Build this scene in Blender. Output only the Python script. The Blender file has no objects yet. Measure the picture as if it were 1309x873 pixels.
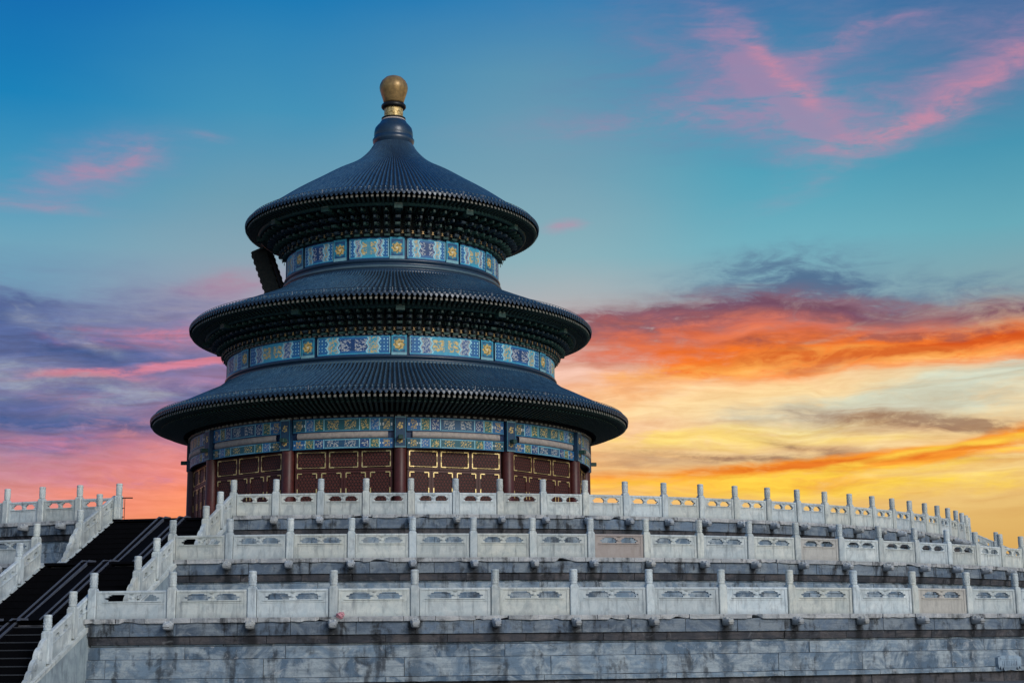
import bpy, bmesh, math, random
import numpy as np
from mathutils import Matrix, Vector, noise as mnoise
R_ = random.Random(7)
C = bpy.context.scene.collection
PI = math.pi
sin, cos = math.sin, math.cos

# ------------------------------------------------------------------ camera
# heights are measured from the photographer's eye (z = 0); the paving lies 1.5 m below.
GZ = -1.5
D, YAW, PITCH, ROLL, FPX = 95.357, 0.0792, 0.1934, 0.0100, 1963.06
sc = bpy.context.scene
cam = bpy.data.cameras.new('camera'); co = bpy.data.objects.new('camera', cam); C.objects.link(co)
fw = Vector((sin(YAW)*cos(PITCH), cos(YAW)*cos(PITCH), sin(PITCH)))
rt = Vector((cos(YAW), -sin(YAW), 0)); up = rt.cross(fw)
r2 = rt*cos(ROLL) - up*sin(ROLL); u2 = rt*sin(ROLL) + up*cos(ROLL)
M = Matrix.Identity(4)
for i in range(3):
    M[i][0], M[i][1], M[i][2] = r2[i], u2[i], -fw[i]
M.translation = (0, -D, 0)
co.matrix_world = M
cam.sensor_width = 36; cam.lens = FPX/1309*36; cam.clip_end = 20000
sc.camera = co
sc.render.resolution_x, sc.render.resolution_y = 1024, 682
sc.view_settings.view_transform = 'Standard'; sc.view_settings.look = 'None'
sc.view_settings.exposure = 0; sc.view_settings.gamma = 1
sc.view_settings.use_curve_mapping = False
sc.cycles.max_bounces = 6; sc.cycles.diffuse_bounces = 3

def lin(r, g, b):
    f = lambda c: (c/12.92 if c <= .04045 else ((c+.055)/1.055)**2.4)
    return (f(r/255), f(g/255), f(b/255), 1)

# ------------------------------------------------------------------ node helpers
class NT:
    def __init__(s, tree): s.t = tree; s.n = tree.nodes; s.l = tree.links
    def new(s, typ, **kw):
        nd = s.n.new(typ)
        for k, v in kw.items(): setattr(nd, k, v)
        return nd
    def put(s, sock, v):
        if isinstance(v, bpy.types.NodeSocket): s.l.new(v, sock)
        elif v is not None: sock.default_value = v
    def math(s, op, a, b=None, c=None, clamp=False):
        nd = s.new('ShaderNodeMath', operation=op, use_clamp=clamp)
        s.put(nd.inputs[0], a); s.put(nd.inputs[1], b); s.put(nd.inputs[2], c)
        return nd.outputs[0]
    def mr(s, v, a, b, c=0., d=1., smooth=False):
        nd = s.new('ShaderNodeMapRange'); nd.clamp = True
        if smooth: nd.interpolation_type = 'SMOOTHSTEP'
        s.put(nd.inputs[0], v)
        for i, x in zip((1, 2, 3, 4), (a, b, c, d)): s.put(nd.inputs[i], x)
        return nd.outputs[0]
    def mix(s, f, a, b, mode='MIX'):
        nd = s.new('ShaderNodeMix', data_type='RGBA', blend_type=mode)
        s.put(nd.inputs[0], f); s.put(nd.inputs[6], a); s.put(nd.inputs[7], b)
        return nd.outputs[2]
    def noise(s, vec, scale, detail=4, rough=.55, dist=0., out=0):
        nd = s.new('ShaderNodeTexNoise'); s.put(nd.inputs['Vector'], vec)
        nd.inputs['Scale'].default_value = scale; nd.inputs['Detail'].default_value = detail
        nd.inputs['Roughness'].default_value = rough; nd.inputs['Distortion'].default_value = dist
        return nd.outputs[out]
    def comb(s, x, y, z=0.):
        nd = s.new('ShaderNodeCombineXYZ'); s.put(nd.inputs[0], x); s.put(nd.inputs[1], y); s.put(nd.inputs[2], z)
        return nd.outputs[0]
    def sep(s, v):
        nd = s.new('ShaderNodeSeparateXYZ'); s.put(nd.inputs[0], v); return nd.outputs
    def vmul(s, v, m):
        nd = s.new('ShaderNodeVectorMath', operation='MULTIPLY'); s.put(nd.inputs[0], v); nd.inputs[1].default_value = m
        return nd.outputs[0]
    def vadd(s, v, w):
        nd = s.new('ShaderNodeVectorMath', operation='ADD'); s.put(nd.inputs[0], v); s.put(nd.inputs[1], w)
        return nd.outputs[0]
    def ramp(s, f, stops, interp='LINEAR'):
        nd = s.new('ShaderNodeValToRGB'); s.put(nd.inputs[0], f); cr = nd.color_ramp; cr.interpolation = interp
        while len(cr.elements) < len(stops): cr.elements.new(.5)
        for e, (p, c) in zip(cr.elements, stops): e.position = p; e.color = c
        return nd.outputs[0]

# ------------------------------------------------------------------ sky (world) and sun
SUN_EL, SUN_AZ = math.radians(25), math.radians(32)      # azimuth measured from the camera side of the hall
w = bpy.data.worlds.new('World'); sc.world = w; w.use_nodes = True
n = NT(w.node_tree); n.n.clear()
tc = n.new('ShaderNodeTexCoord'); dx, dy, dz = n.sep(tc.outputs['Generated'])
az = n.math('SUBTRACT', n.math('ARCTAN2', dx, dy), YAW)
el = n.math('SUBTRACT', n.math('ARCSINE', dz), PITCH)
# degrees of arc scaled so that one unit is about 1/34 degree: X runs east, Y runs down from the zenith side
SX = n.math('MULTIPLY_ADD', n.math('MINIMUM', n.math('MAXIMUM', az, -.8), .8), FPX, 654.5)
SY = n.math('MULTIPLY_ADD', el, -FPX, 436.5)
raw = n.comb(SX, SY)
wv = n.noise(n.vmul(raw, (1/330, 1/110, 1)), 1, 5, .55, .3, 1)
wv = n.vmul(n.vadd(wv, (-.5, -.5, -.5)), (150, 62, 0))
PW = n.vadd(raw, wv)
wx, wy, _ = n.sep(PW)
cols = [  # colour of the clear dusk sky down each of five bearings
 (0,   [(-100,(16,90,165)),(0,(20,104,174)),(150,(28,130,185)),(250,(72,152,188)),(330,(112,165,188)),(420,(115,152,182)),(500,(134,132,168)),(560,(164,132,158)),(620,(210,142,146)),(700,(240,152,124))]),
 (330, [(-100,(18,104,172)),(0,(24,120,180)),(150,(68,146,184)),(260,(112,158,178)),(330,(135,165,180)),(400,(172,158,176)),(470,(205,140,160)),(540,(238,140,136)),(600,(255,140,105)),(700,(255,160,80))]),
 (700, [(-100,(30,112,175)),(0,(48,126,180)),(100,(92,148,178)),(220,(116,160,180)),(330,(140,178,188)),(420,(190,178,178)),(480,(240,190,170)),(540,(250,200,160)),(600,(250,194,128)),(700,(246,180,104))]),
 (1000,[(-100,(35,105,170)),(0,(48,110,165)),(130,(72,145,180)),(230,(82,162,186)),(320,(112,176,192)),(400,(135,165,178)),(450,(215,160,120)),(500,(252,208,154)),(560,(248,216,170)),(620,(248,204,118)),(655,(234,190,118)),(740,(216,172,104))]),
 (1309,[(-100,(40,85,150)),(0,(48,95,152)),(130,(80,125,165)),(220,(72,150,178)),(320,(105,170,185)),(400,(140,165,172)),(440,(215,165,125)),(500,(230,212,176)),(560,(246,208,146)),(620,(240,200,130)),(670,(226,182,106)),(740,(210,160,84))])]
tY = n.mr(n.math('MULTIPLY_ADD', n.math('SUBTRACT', wy, SY), .5, SY), -100, 760)
sky = None; px = None
for x, st in cols:
    r = n.ramp(tY, [((y+100)/860, lin(*c)) for y, c in st])
    sky = r if sky is None else n.mix(n.mr(n.math('MULTIPLY_ADD', n.math('SUBTRACT', wx, SX), .6, SX), px, x, 0, 1, True), sky, r)
    px = x
fb = n.noise(n.vmul(raw, (1/150, 1/42, 1)), 1, 7, .6, .6)
fb2 = n.noise(n.vadd(n.vmul(raw, (1/70, 1/26, 1)), (31, 7, 3)), 1, 6, .62, .9)
def blobs(lst, src):
    tot = None
    for (x, y, rx, ry, rot, a) in lst:
        mp = n.new('ShaderNodeMapping', vector_type='TEXTURE'); n.put(mp.inputs[0], src)
        mp.inputs[1].default_value = (x, y, 0); mp.inputs[2].default_value = (0, 0, math.radians(rot))
        mp.inputs[3].default_value = (rx*1.9, ry*1.9, 1)
        g = n.new('ShaderNodeTexGradient', gradient_type='SPHERICAL'); n.put(g.inputs[0], mp.outputs[0])
        v = n.math('MULTIPLY', g.outputs['Fac'], a)
        tot = v if tot is None else n.math('ADD', tot, v)
    return tot
fb = n.mr(n.math('ADD', n.math('MULTIPLY', fb, .7), n.math('MULTIPLY', fb2, .3)), .34, .66, 0, 1)
fb2 = n.mr(n.math('ADD', n.math('MULTIPLY', fb2, .75), n.math('MULTIPLY', n.noise(n.vadd(n.vmul(raw, (1/26, 1/11, 1)), (3, 17, 5)), 1, 5, .65, .8), .25)), .34, .68, 0, 1)
fine = n.mr(n.noise(n.vadd(n.vmul(PW, (1/60, 1/9, 1)), (13, 2, 9)), 1, 5, .6, .3), .3, .7, 0, 1)
def cloud(sky, col, lst, lo=.12, hi=.75, k=1.5, base=.3, op=1., nz=None):
    """a bank of cloud: soft ellipses on the sky broken up by streaky noise"""
    B = blobs(lst, PW)
    f = n.math('MULTIPLY_ADD', nz or fb, k, base*.45)
    f = n.math('MULTIPLY', f, n.math('MULTIPLY_ADD', fine, .5, .72))
    m = n.math('MULTIPLY', n.mr(n.math('MULTIPLY', B, f), lo*.5, hi*1.55, 0, 1, True), op)
    return n.mix(m, sky, lin(*col))
# high clouds to the right: mauve veil with pink crests
sky = cloud(sky, (104,126,168), [(1190,50,330,110,0,1),(930,80,200,90,20,.7),(830,160,220,60,0,.5)], .05, 1.2, 1.0, .7, .6)
sky = cloud(sky, (184,136,170), [(965,70,60,26,40,1),(1005,110,80,26,42,1.1),(1040,140,60,26,20,.9),(985,152,150,16,-2,.9),(1235,150,200,24,-25,1.4),(1110,192,130,20,0,1.1),(1040,170,60,14,25,.8),(1300,96,100,34,-20,.8),(1110,80,70,14,-12,.9),(1190,66,50,12,0,.7),(850,158,190,26,-4,.8),(930,110,120,40,20,.8),(1060,130,120,50,0,.5)], .0, 1.35, 1.3, .5, .55)
sky = cloud(sky, (222,140,160), [(1032,128,56,14,42,1.2),(1010,100,50,10,46,.9),(1262,142,140,12,-26,1.4),(1150,190,100,10,-8,1.2),(1095,82,60,8,-12,.9)], .0, 1.2, 1.4, .4, .5, fb2)
# small pink clouds to the left
sky = cloud(sky, (176,136,172), [(130,222,70,30,-12,1.2),(50,258,80,26,0,.9)], .0, 1.3, 1., .8, .5)
sky = cloud(sky, (194,136,164), [(145,218,44,17,-10,1.5),(85,240,46,12,-10,.7),(30,280,90,8,4,1.0),(240,188,24,6,0,.6),(722,290,15,9,0,1.6)], .0, 1.2, 1.2, .5, .62)
sky = cloud(sky, (178,136,158), [(295,366,60,12,-3,1.3),(260,378,70,9,0,.7)], .0, 1.2, 1.2, .6, .75)
# bank of purple streaks low on the left
sky = cloud(sky, (112,116,160), [(60,430,230,60,0,1.2),(120,480,230,50,4,1.2),(220,440,140,44,0,1),(90,550,240,50,-2,1.2),(240,510,130,40,-4,1)], .0, 1.0, 1.0, .8, .75)
sky = cloud(sky, (84,100,150), [(60,440,160,32,0,1.1),(110,456,120,18,6,1.2),(60,520,110,16,0,.9),(120,545,170,22,-4,1.2),(230,505,110,14,-4,.9),(10,402,70,16,0,1),(40,580,110,14,0,.8)], .08, .9, 1.5, .3, .8)
sky = cloud(sky, (64,88,138), [(90,452,70,13,8,1.2),(20,400,50,12,0,1),(50,545,90,12,4,1),(170,556,90,10,0,.8)], .1, .9, 1.6, .25, .75, fb2)
sky = cloud(sky, (206,128,150), [(215,436,110,12,0,1.2),(240,420,90,8,0,.9),(240,500,80,10,-6,.8),(60,566,130,10,0,1),(150,590,150,16,0,1.1),(170,530,80,7,0,.7)], .05, 1.0, 1.3, .45, .8, fb2)
sky = cloud(sky, (224,132,148), [(190,478,120,5,-5,1.5),(120,487,70,5,4,1.2),(262,470,50,5,-8,1.3)], .08, .95, 1.5, .3, .8, fb2)
sky = cloud(sky, (156,164,182), [(50,500,100,14,0,1.3),(180,518,70,14,-10,1.1),(95,436,60,9,25,.9),(20,472,50,10,0,.9),(110,408,70,10,6,.6)], .08, .95, 1.4, .35, .8, fb2)
sky = cloud(sky, (252,146,118), [(120,628,190,30,0,1.1),(250,600,100,40,0,.9)], .0, 1.1, 1, .6, .75)
sky = cloud(sky, (196,124,152), [(60,606,130,9,0,1),(30,640,90,10,0,.8),(180,612,90,7,-3,.7)], .05, 1., 1.3, .4, .6, fb2)
# sunset bank on the right: dark top, glowing underside
sky = cloud(sky, (98,130,158), [(1040,384,130,40,0,1.2),(930,396,130,30,0,.9),(1180,402,130,20,0,.7),(1010,352,80,26,0,.7),(1290,392,90,24,0,.6)], .0, 1.15, 1.6, .35, .7, fb2)
sky = cloud(sky, (74,102,138), [(1040,380,80,24,10,1.4),(960,398,70,14,0,.8),(1160,408,80,9,0,.5)], .1, 1.0, 1.7, .25, .75, fb2)
sky = cloud(sky, (150,96,104), [(880,430,200,34,0,1.4),(1050,425,180,30,2,1.3),(1210,428,170,24,0,1.1),(820,455,110,30,0,.9)], .0, 1.2, 1.3, .5, .72)
sky = cloud(sky, (112,72,96), [(860,422,150,13,0,1.5),(1010,412,110,12,2,1.2),(1170,428,110,7,0,.7),(800,432,80,12,0,1.1),(1300,422,60,10,0,.8),(960,426,110,9,4,1.1),(820,446,90,12,0,.9)], .1, .95, 1.7, .25, .85, fb2)
sky = cloud(sky, (222,134,110), [(900,436,170,16,2,1.2),(1040,432,150,14,2,1),(1180,436,120,10,0,.8),(850,462,130,18,0,1)], .06, 1.1, 1.6, .25, .5, fb2)
sky = cloud(sky, (226,112,80), [(880,450,190,24,2,1.3),(1030,444,170,16,0,1),(830,474,120,16,0,.8),(1190,446,140,12,0,.8)], .05, 1.15, 1.5, .35, .7)
sky = cloud(sky, (250,122,34), [(1040,464,200,18,2,1.5),(1210,460,220,16,-2,1.7),(1000,482,140,14,-4,1.2),(1120,476,140,13,-6,1.3),(1309,470,110,20,0,1.4),(880,482,130,10,-6,.8)], .08, .95, 1.5, .35, .92)
sky = cloud(sky, (255,176,84), [(1000,476,160,10,-3,1.2),(1180,474,160,8,-4,1.2),(900,486,120,10,-5,1),(1090,462,120,6,0,.8)], .1, .95, 1.6, .25, .8, fb2)
sky = cloud(sky, (206,74,26), [(1060,482,90,8,-8,1.3),(1180,464,120,7,-4,1.3),(1290,456,80,7,0,1.2),(980,470,90,7,-5,.9),(900,462,100,6,0,.8)], .12, .95, 1.7, .2, .75, fb2)
sky = cloud(sky, (150,84,80), [(1120,446,110,7,0,1),(1240,444,90,6,0,1),(960,452,90,6,3,.9)], .1, .95, 1.6, .3, .75, fb2)
sky = cloud(sky, (255,222,162), [(960,512,220,20,-3,1.3),(1100,506,170,15,-8,1),(860,522,150,20,0,.9)], .0, 1.0, 1.1, .6, .8)
sky = cloud(sky, (200,208,190), [(1200,522,160,22,-5,1.4),(1060,540,150,15,0,.9),(1280,500,90,16,0,.9)], .0, 1.0, 1.2, .55, .82)
sky = cloud(sky, (248,168,110), [(790,548,120,16,0,1),(850,505,120,12,-4,.9),(780,500,80,16,0,.8)], .0, 1.0, 1.2, .5, .7)
sky = cloud(sky, (255,222,120), [(900,556,230,8,-2,1.4),(1010,568,190,7,0,1.1),(800,578,100,8,0,.8)], .05, .95, 1.4, .4, .85)
sky = cloud(sky, (190,146,112), [(1160,552,150,14,5,1.4),(930,590,170,13,2,1.1),(850,606,130,12,0,1),(1030,576,90,10,14,1)], .05, 1., 1.4, .45, .75)
sky = cloud(sky, (148,112,92), [(1165,548,120,8,5,1.5),(1240,556,80,6,6,1.1),(940,588,110,6,2,1.1),(1020,578,60,5,14,1),(1190,600,90,5,2,1)], .1, .9, 1.6, .3, .75, fb2)
sky = cloud(sky, (252,150,36), [(1010,606,160,11,-3,1.6),(1150,596,160,8,-2,1.5),(1260,574,140,10,-12,1.6),(900,628,130,11,0,1.2),(1060,628,80,6,0,1)], .08, .9, 1.4, .4, .92)
sky = cloud(sky, (228,112,36), [(1000,604,110,5,-3,1.4),(1180,590,110,5,-6,1.3),(1080,598,70,4,2,1)], .1, .9, 1.6, .3, .8, fb2)
sky = cloud(sky, (255,214,78), [(1050,616,210,6,-2,1.5),(1200,584,160,5,-8,1.5),(1290,588,110,6,-14,1.1),(960,638,180,9,0,1.3),(1180,630,190,9,0,1.2)], .05, .95, 1.4, .4, .85)
sky = cloud(sky, (240,186,110), [(1230,612,140,6,-4,1),(1120,640,160,6,0,.9),(860,640,90,8,0,.8)], .05, .95, 1.4, .4, .7, fb2)
# thin streaks through the low, lit part of the sky
rp = n.new('ShaderNodeMapping'); n.put(rp.inputs[0], PW); rp.inputs[2].default_value = (0, 0, math.radians(9)); rp.inputs[3].default_value = (1/120, 1/9, 1)
st1 = n.noise(rp.outputs[0], 1, 6, .62, .5)
rp = n.new('ShaderNodeMapping'); n.put(rp.inputs[0], PW); rp.inputs[2].default_value = (0, 0, math.radians(-32)); rp.inputs[3].default_value = (1/70, 1/16, 1)
st2 = n.noise(rp.outputs[0], 1, 6, .65, .8)
stv = n.math('ADD', n.math('MULTIPLY', st1, .65), n.math('MULTIPLY', st2, .35))
lowb = n.math('MULTIPLY', n.mr(wy, 375, 440, 0, 1, True), n.mr(wy, 690, 625, 0, 1, True))
kst = n.math('MULTIPLY_ADD', n.math('MULTIPLY', n.math('SUBTRACT', stv, .5), lowb), 1.15, 1.)
sky = n.mix(1., sky, n.comb(n.math('MULTIPLY_ADD', n.math('SUBTRACT', kst, 1.), .55, 1.), kst, n.math('MULTIPLY_ADD', n.math('SUBTRACT', kst, 1.), 1.3, 1.)), 'MULTIPLY')
sk = n.new('ShaderNodeTexSky', sky_type='NISHITA'); sk.sun_disc = False
sk.sun_elevation = SUN_EL; sk.sun_rotation = PI - SUN_AZ
sk.altitude = 50; sk.air_density = 1.2; sk.dust_density = 1.5
nish = n.mix(1., sk.outputs[0], (.084, .095, .112, 1), 'MULTIPLY')
back = n.mr(dy, .45, -.25, 0, 1, True)            # brighter day-blue sky added behind the camera to light the marble
final = n.mix(back, sky, nish)
bg = n.new('ShaderNodeBackground'); n.put(bg.inputs[0], final); bg.inputs[1].default_value = 1.0
wo = n.new('ShaderNodeOutputWorld'); n.l.new(bg.outputs[0], wo.inputs[0])
try: w.cycles.sampling_method = 'MANUAL'; w.cycles.sample_map_resolution = 512
except Exception: pass
fill_sun = bpy.data.lights.new('fill_sun', 'SUN'); fill_sun.energy = 1.25; fill_sun.angle = math.radians(14); fill_sun.color = (1, .985, .96)  # soft fill added from behind the camera, opposite the sunset
so = bpy.data.objects.new('fill_sun', fill_sun); C.objects.link(so)
sd = Vector((sin(SUN_AZ)*cos(SUN_EL), -cos(SUN_AZ)*cos(SUN_EL), sin(SUN_EL)))
so.rotation_euler = sd.to_track_quat('Z', 'Y').to_euler()

# ------------------------------------------------------------------ materials
def mat(name, color=(.5,.5,.5), rough=.6, metal=0., build=None, spec=.4):
    m = bpy.data.materials.new(name); m.use_nodes = True
    t = NT(m.node_tree); b = t.n['Principled BSDF']
    b.inputs['Base Color'].default_value = (*color, 1); b.inputs['Roughness'].default_value = rough
    b.inputs['Metallic'].default_value = metal; b.inputs['Specular IOR Level'].default_value = spec
    if build: build(t, b)
    return m
def bump(t, b, h, strength=.4, dist=.02):
    nd = t.new('ShaderNodeBump'); nd.inputs['Strength'].default_value = strength; nd.inputs['Distance'].default_value = dist
    t.put(nd.inputs['Height'], h); t.l.new(nd.outputs[0], b.inputs['Normal'])
def objco(t):
    tc = t.new('ShaderNodeTexCoord'); oi = t.new('ShaderNodeObjectInfo')
    k = t.math('MULTIPLY', oi.outputs['Random'], 57.)
    return t.vadd(tc.outputs['Object'], t.comb(k, k, k)), oi.outputs['Random'], tc
def marble(c1, c2, stain, tintlo=.82):
    def f(t, b):
        v, rnd, tc = objco(t)
        a = t.noise(v, 2.2, 6, .6, .8)
        col = t.mix(t.mr(a, .3, .7), (*c1, 1), (*c2, 1))
        s = t.noise(t.vmul(v, (5, 5, .7)), 1.3, 5, .65)
        col = t.mix(t.mr(s, .52, .74, 0, .75), col, (*stain, 1))
        f2 = t.noise(v, 14, 5, .7)
        col = t.mix(t.mr(f2, .55, .8, 0, .45), col, (*stain, 1))
        ox, oy, oz = t.sep(tc.outputs['Object'])
        low = t.mr(t.math('MULTIPLY_ADD', a, .3, oz), .30, .12, 0, .5)       # more of the stain colour towards the foot
        col = t.mix(low, col, (*[x*1.1 for x in stain], 1))
        g = t.mr(rnd, 0, 1, tintlo, 1.06)
        h2 = t.math('FRACT', t.math('MULTIPLY', rnd, 7.31))
        col = t.mix(1., col, t.comb(t.math('MULTIPLY', g, t.mr(h2, 0, 1, .95, 1.03)), g, t.math('MULTIPLY', g, t.mr(h2, 0, 1, 1.05, .92))), 'MULTIPLY')
        grime = t.noise(t.vmul(v, (2.2, 2.2, 1.1)), .9, 7, .7, 1.4)
        col = t.mix(t.mr(grime, .50, .70, 0, .6), col, (*[x*1.25 for x in stain], 1))
        t.put(b.inputs['Base Color'], col)
        bump(t, b, t.math('ADD', t.noise(v, 30, 5, .7), t.math('MULTIPLY', a, .6)), .35, .012)
    return f
MARBLE = mat('white_marble', rough=.62, build=marble((.70,.72,.70), (.47,.53,.55), (.17,.195,.215)))
MARBLE_B = mat('tan_marble', rough=.65, build=marble((.38,.32,.29), (.34,.28,.255), (.24,.20,.18), .95))
MARBLE_C = mat('cream_marble', rough=.65, build=marble((.50,.48,.45), (.42,.40,.38), (.24,.23,.22), .95))
CARVED = mat('carved_marble', rough=.65, build=marble((.56,.58,.60), (.42,.45,.48), (.2,.21,.23)))

def wallstone(c1, c2, c3, stain_amt, stain_col, under=0., scab=.6):
    """weathered ashlar: a colour per block, mottling, rain streaks, black drips below the spouts, lime scabs"""
    def f(t, b):
        uv = t.new('ShaderNodeUVMap'); uv.uv_map = 'uv'
        at = t.new('ShaderNodeAttribute', attribute_name='tint'); tint = at.outputs['Fac']
        u, v, _ = t.sep(uv.outputs[0])
        p = t.comb(u, v, t.math('MULTIPLY', tint, 40.))
        a = t.noise(p, 1.1, 7, .66, 1.2)
        col = t.mix(tint, (*c1, 1), (*c2, 1))
        col = t.mix(t.mr(a, .44, .60, 0, .9), col, (*c3, 1))
        lay = t.noise(t.comb(t.math('MULTIPLY', u, .7), t.math('MULTIPLY', v, 7.), t.math('MULTIPLY', tint, 17.)), 1.2, 5, .65, .5)
        col = t.mix(t.mr(lay, .46, .72, 0, .6), col, (*[x*.42 for x in c1], 1))
        fine = t.noise(p, 9, 6, .7, .5)
        col = t.mix(t.mr(fine, .5, .75, 0, .6), col, (*[x*.4 for x in c1], 1))
        uvec = t.comb(u, t.math('MULTIPLY', v, .22), 0.)
        s1 = t.noise(t.vmul(uvec, (1.5, 1.5, 1)), 1., 5, .62, .35)
        s2 = t.noise(t.vadd(t.vmul(uvec, (6., 4., 1)), (9, 3, 0)), 1., 4, .6, .2)
        s3 = t.noise(t.vadd(t.comb(u, v, 0.), (4, 9, 0)), 1.6, 6, .7, .6)
        st = t.math('ADD', t.math('MULTIPLY', s1, .42), t.math('ADD', t.math('MULTIPLY', s2, .22), t.math('MULTIPLY', s3, .36)))
        m = t.mr(st, .50, .60, 0, stain_amt, True)
        if under:
            dd = t.math('ABSOLUTE', t.math('MULTIPLY', t.math('SUBTRACT', t.math('FRACT', t.math('ADD', t.math('DIVIDE', u, 2.3), .5)), .5), 2.3))
            w2 = t.math('MULTIPLY_ADD', s3, .5, t.math('MULTIPLY', s2, .3))
            dm = t.math('MULTIPLY', t.mr(t.math('ADD', dd, t.math('MULTIPLY_ADD', w2, -.8, .30)), .02, .24, 1, 0, True), under)
            m = t.math('MAXIMUM', m, dm)
        col = t.mix(m, col, (*stain_col, 1))
        l = t.noise(t.vadd(p, (3, 8, 2)), 2.3, 7, .72, 1.8)
        col = t.mix(t.mr(l, .58, .68, 0, scab), col, (.40, .42, .44, 1))
        t.put(b.inputs['Base Color'], col)
        bump(t, b, t.math('ADD', t.noise(p, 16, 6, .7), t.math('ADD', t.math('MULTIPLY', a, .8), t.math('MULTIPLY', lay, .5))), .8, .025)
    return f
COPING = mat('coping_stone', rough=.75, build=wallstone((.46,.48,.49), (.30,.32,.35), (.54,.54,.54), .8, (.035,.037,.042), .0, .4))
FASCIA = mat('blue_grey_stone', rough=.7, build=wallstone((.15,.21,.29), (.08,.11,.155), (.235,.275,.31), .95, (.012,.014,.018), .95, .35))
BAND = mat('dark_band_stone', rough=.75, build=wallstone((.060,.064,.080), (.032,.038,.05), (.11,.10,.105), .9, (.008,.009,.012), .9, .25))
COURSE = mat('ashlar_stone', rough=.72, build=wallstone((.21,.295,.385), (.09,.145,.215), (.39,.45,.49), .8, (.022,.028,.038), .35, .8))
FLOOR = mat('terrace_paving', (.22,.23,.25), .8)
def paving(t, b):
    tc = t.new('ShaderNodeTexCoord')
    br = t.new('ShaderNodeTexBrick'); t.put(br.inputs['Vector'], tc.outputs['Object'])
    br.inputs['Scale'].default_value = .8; br.inputs['Mortar Size'].default_value = .012
    br.inputs['Color1'].default_value = (.11,.115,.125,1); br.inputs['Color2'].default_value = (.15,.155,.165,1); br.inputs['Mortar'].default_value = (.05,.05,.055,1)
    a = t.noise(tc.outputs['Object'], .6, 6, .65)
    t.put(b.inputs['Base Color'], t.mix(t.mr(a, .35, .7, 0, .6), br.outputs[0], (.07,.072,.08,1)))
    bump(t, b, t.noise(tc.outputs['Object'], 12, 5, .7), .4, .01)
PAVING = mat('grey_paving', rough=.8, build=paving)

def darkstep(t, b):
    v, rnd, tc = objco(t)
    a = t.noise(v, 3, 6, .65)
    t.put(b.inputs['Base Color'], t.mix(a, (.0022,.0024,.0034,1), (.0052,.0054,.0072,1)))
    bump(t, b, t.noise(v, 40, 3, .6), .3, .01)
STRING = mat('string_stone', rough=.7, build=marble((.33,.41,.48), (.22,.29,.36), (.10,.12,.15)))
STEP = mat('black_step_surface', rough=.95, build=darkstep, spec=.03)  # one near-black tone for steps, border strips and ramp slab
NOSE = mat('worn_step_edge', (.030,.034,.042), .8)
KERB = mat('ramp_kerb_stone', rough=.8, build=lambda t, b: (lambda v: t.put(b.inputs['Base Color'], t.mix(t.noise(v, 4, 5, .7), (.035,.042,.06,1), (.11,.125,.16,1))))(objco(t)[0]))

def tile(t, b):
    uv = t.new('ShaderNodeUVMap'); uv.uv_map = 'uv'; u, v, _ = t.sep(uv.outputs[0])
    a = t.noise(t.comb(t.math('FLOOR', u), t.math('FLOOR', t.math('MULTIPLY', v, 3.2)), 0.), 3.7, 2, .6)
    big = t.noise(t.comb(t.math('MULTIPLY', u, .06), t.math('MULTIPLY', v, .25), 0.), 1.5, 5, .6)
    col = t.mix(t.mr(a, .3, .7), (.020,.058,.120,1), (.042,.105,.180,1))
    col = t.mix(t.mr(big, .45, .75, 0, .5), col, (.04,.07,.10,1))
    pan = t.math('ABSOLUTE', t.math('SUBTRACT', t.math('FRACT', u), .5))           # shade between the ribs painted into the pan tiles
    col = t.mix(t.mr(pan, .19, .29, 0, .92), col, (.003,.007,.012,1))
    t.put(b.inputs['Base Color'], col)
    t.put(b.inputs['Roughness'], t.math('ADD', t.mr(a, .3, .7, .14, .34), t.mr(pan, .2, .3, 0, .4)))
    j = t.math('PINGPONG', t.math('MULTIPLY', v, 3.2), .5)
    bump(t, b, t.math('ADD', t.math('MULTIPLY', j, .5), t.noise(t.comb(t.math('MULTIPLY', u, 3.), t.math('MULTIPLY', v, 9.), 0.), 2.5, 4, .7)), .45, .03)
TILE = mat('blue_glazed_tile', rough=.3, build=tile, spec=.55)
GLAZE = mat('blue_glazed_moulding', rough=.33, spec=.55, build=lambda t, b: (lambda v: (t.put(b.inputs['Base Color'], t.mix(t.noise(v, 2.5, 6, .65), (.007,.022,.052,1), (.018,.05,.095,1))), bump(t, b, t.noise(v, 8, 5, .7), .3, .02)))(objco(t)[0]))
GLAZE_L = mat('worn_glazed_moulding', rough=.4, spec=.5, build=lambda t, b: (lambda v: (t.put(b.inputs['Base Color'], t.mix(t.noise(v, 2.5, 6, .65), (.04,.08,.11,1), (.10,.16,.20,1))), bump(t, b, t.noise(v, 8, 5, .7), .3, .02)))(objco(t)[0]))
RAFTER = mat('green_rafter', (.012,.032,.026), .6)
RAFTER_END = mat('painted_rafter_end', rough=.6, build=lambda t, b: (lambda v: t.put(b.inputs['Base Color'], t.mix(t.mr(t.noise(v, 3, 4, .7), .3, .7), (.10,.10,.085,1), (.23,.215,.18,1))))(objco(t)[0]))
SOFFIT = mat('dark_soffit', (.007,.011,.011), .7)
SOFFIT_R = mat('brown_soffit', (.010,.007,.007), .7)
def painted_wood(c1, c2):
    return lambda t, b: (lambda v: t.put(b.inputs['Base Color'], t.mix(t.mr(t.noise(v, 5, 4, .7), .35, .65), (*c1, 1), (*c2, 1))))(objco(t)[0])
DG_GREEN = mat('green_bracket_paint', rough=.6, build=painted_wood((.009,.034,.031), (.020,.068,.058)))
DG_BLUE = mat('blue_bracket_paint', rough=.6, build=painted_wood((.006,.018,.032), (.014,.038,.062)))
DG_EDGE = mat('pale_bracket_edge', (.085,.105,.085), .6)
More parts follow.
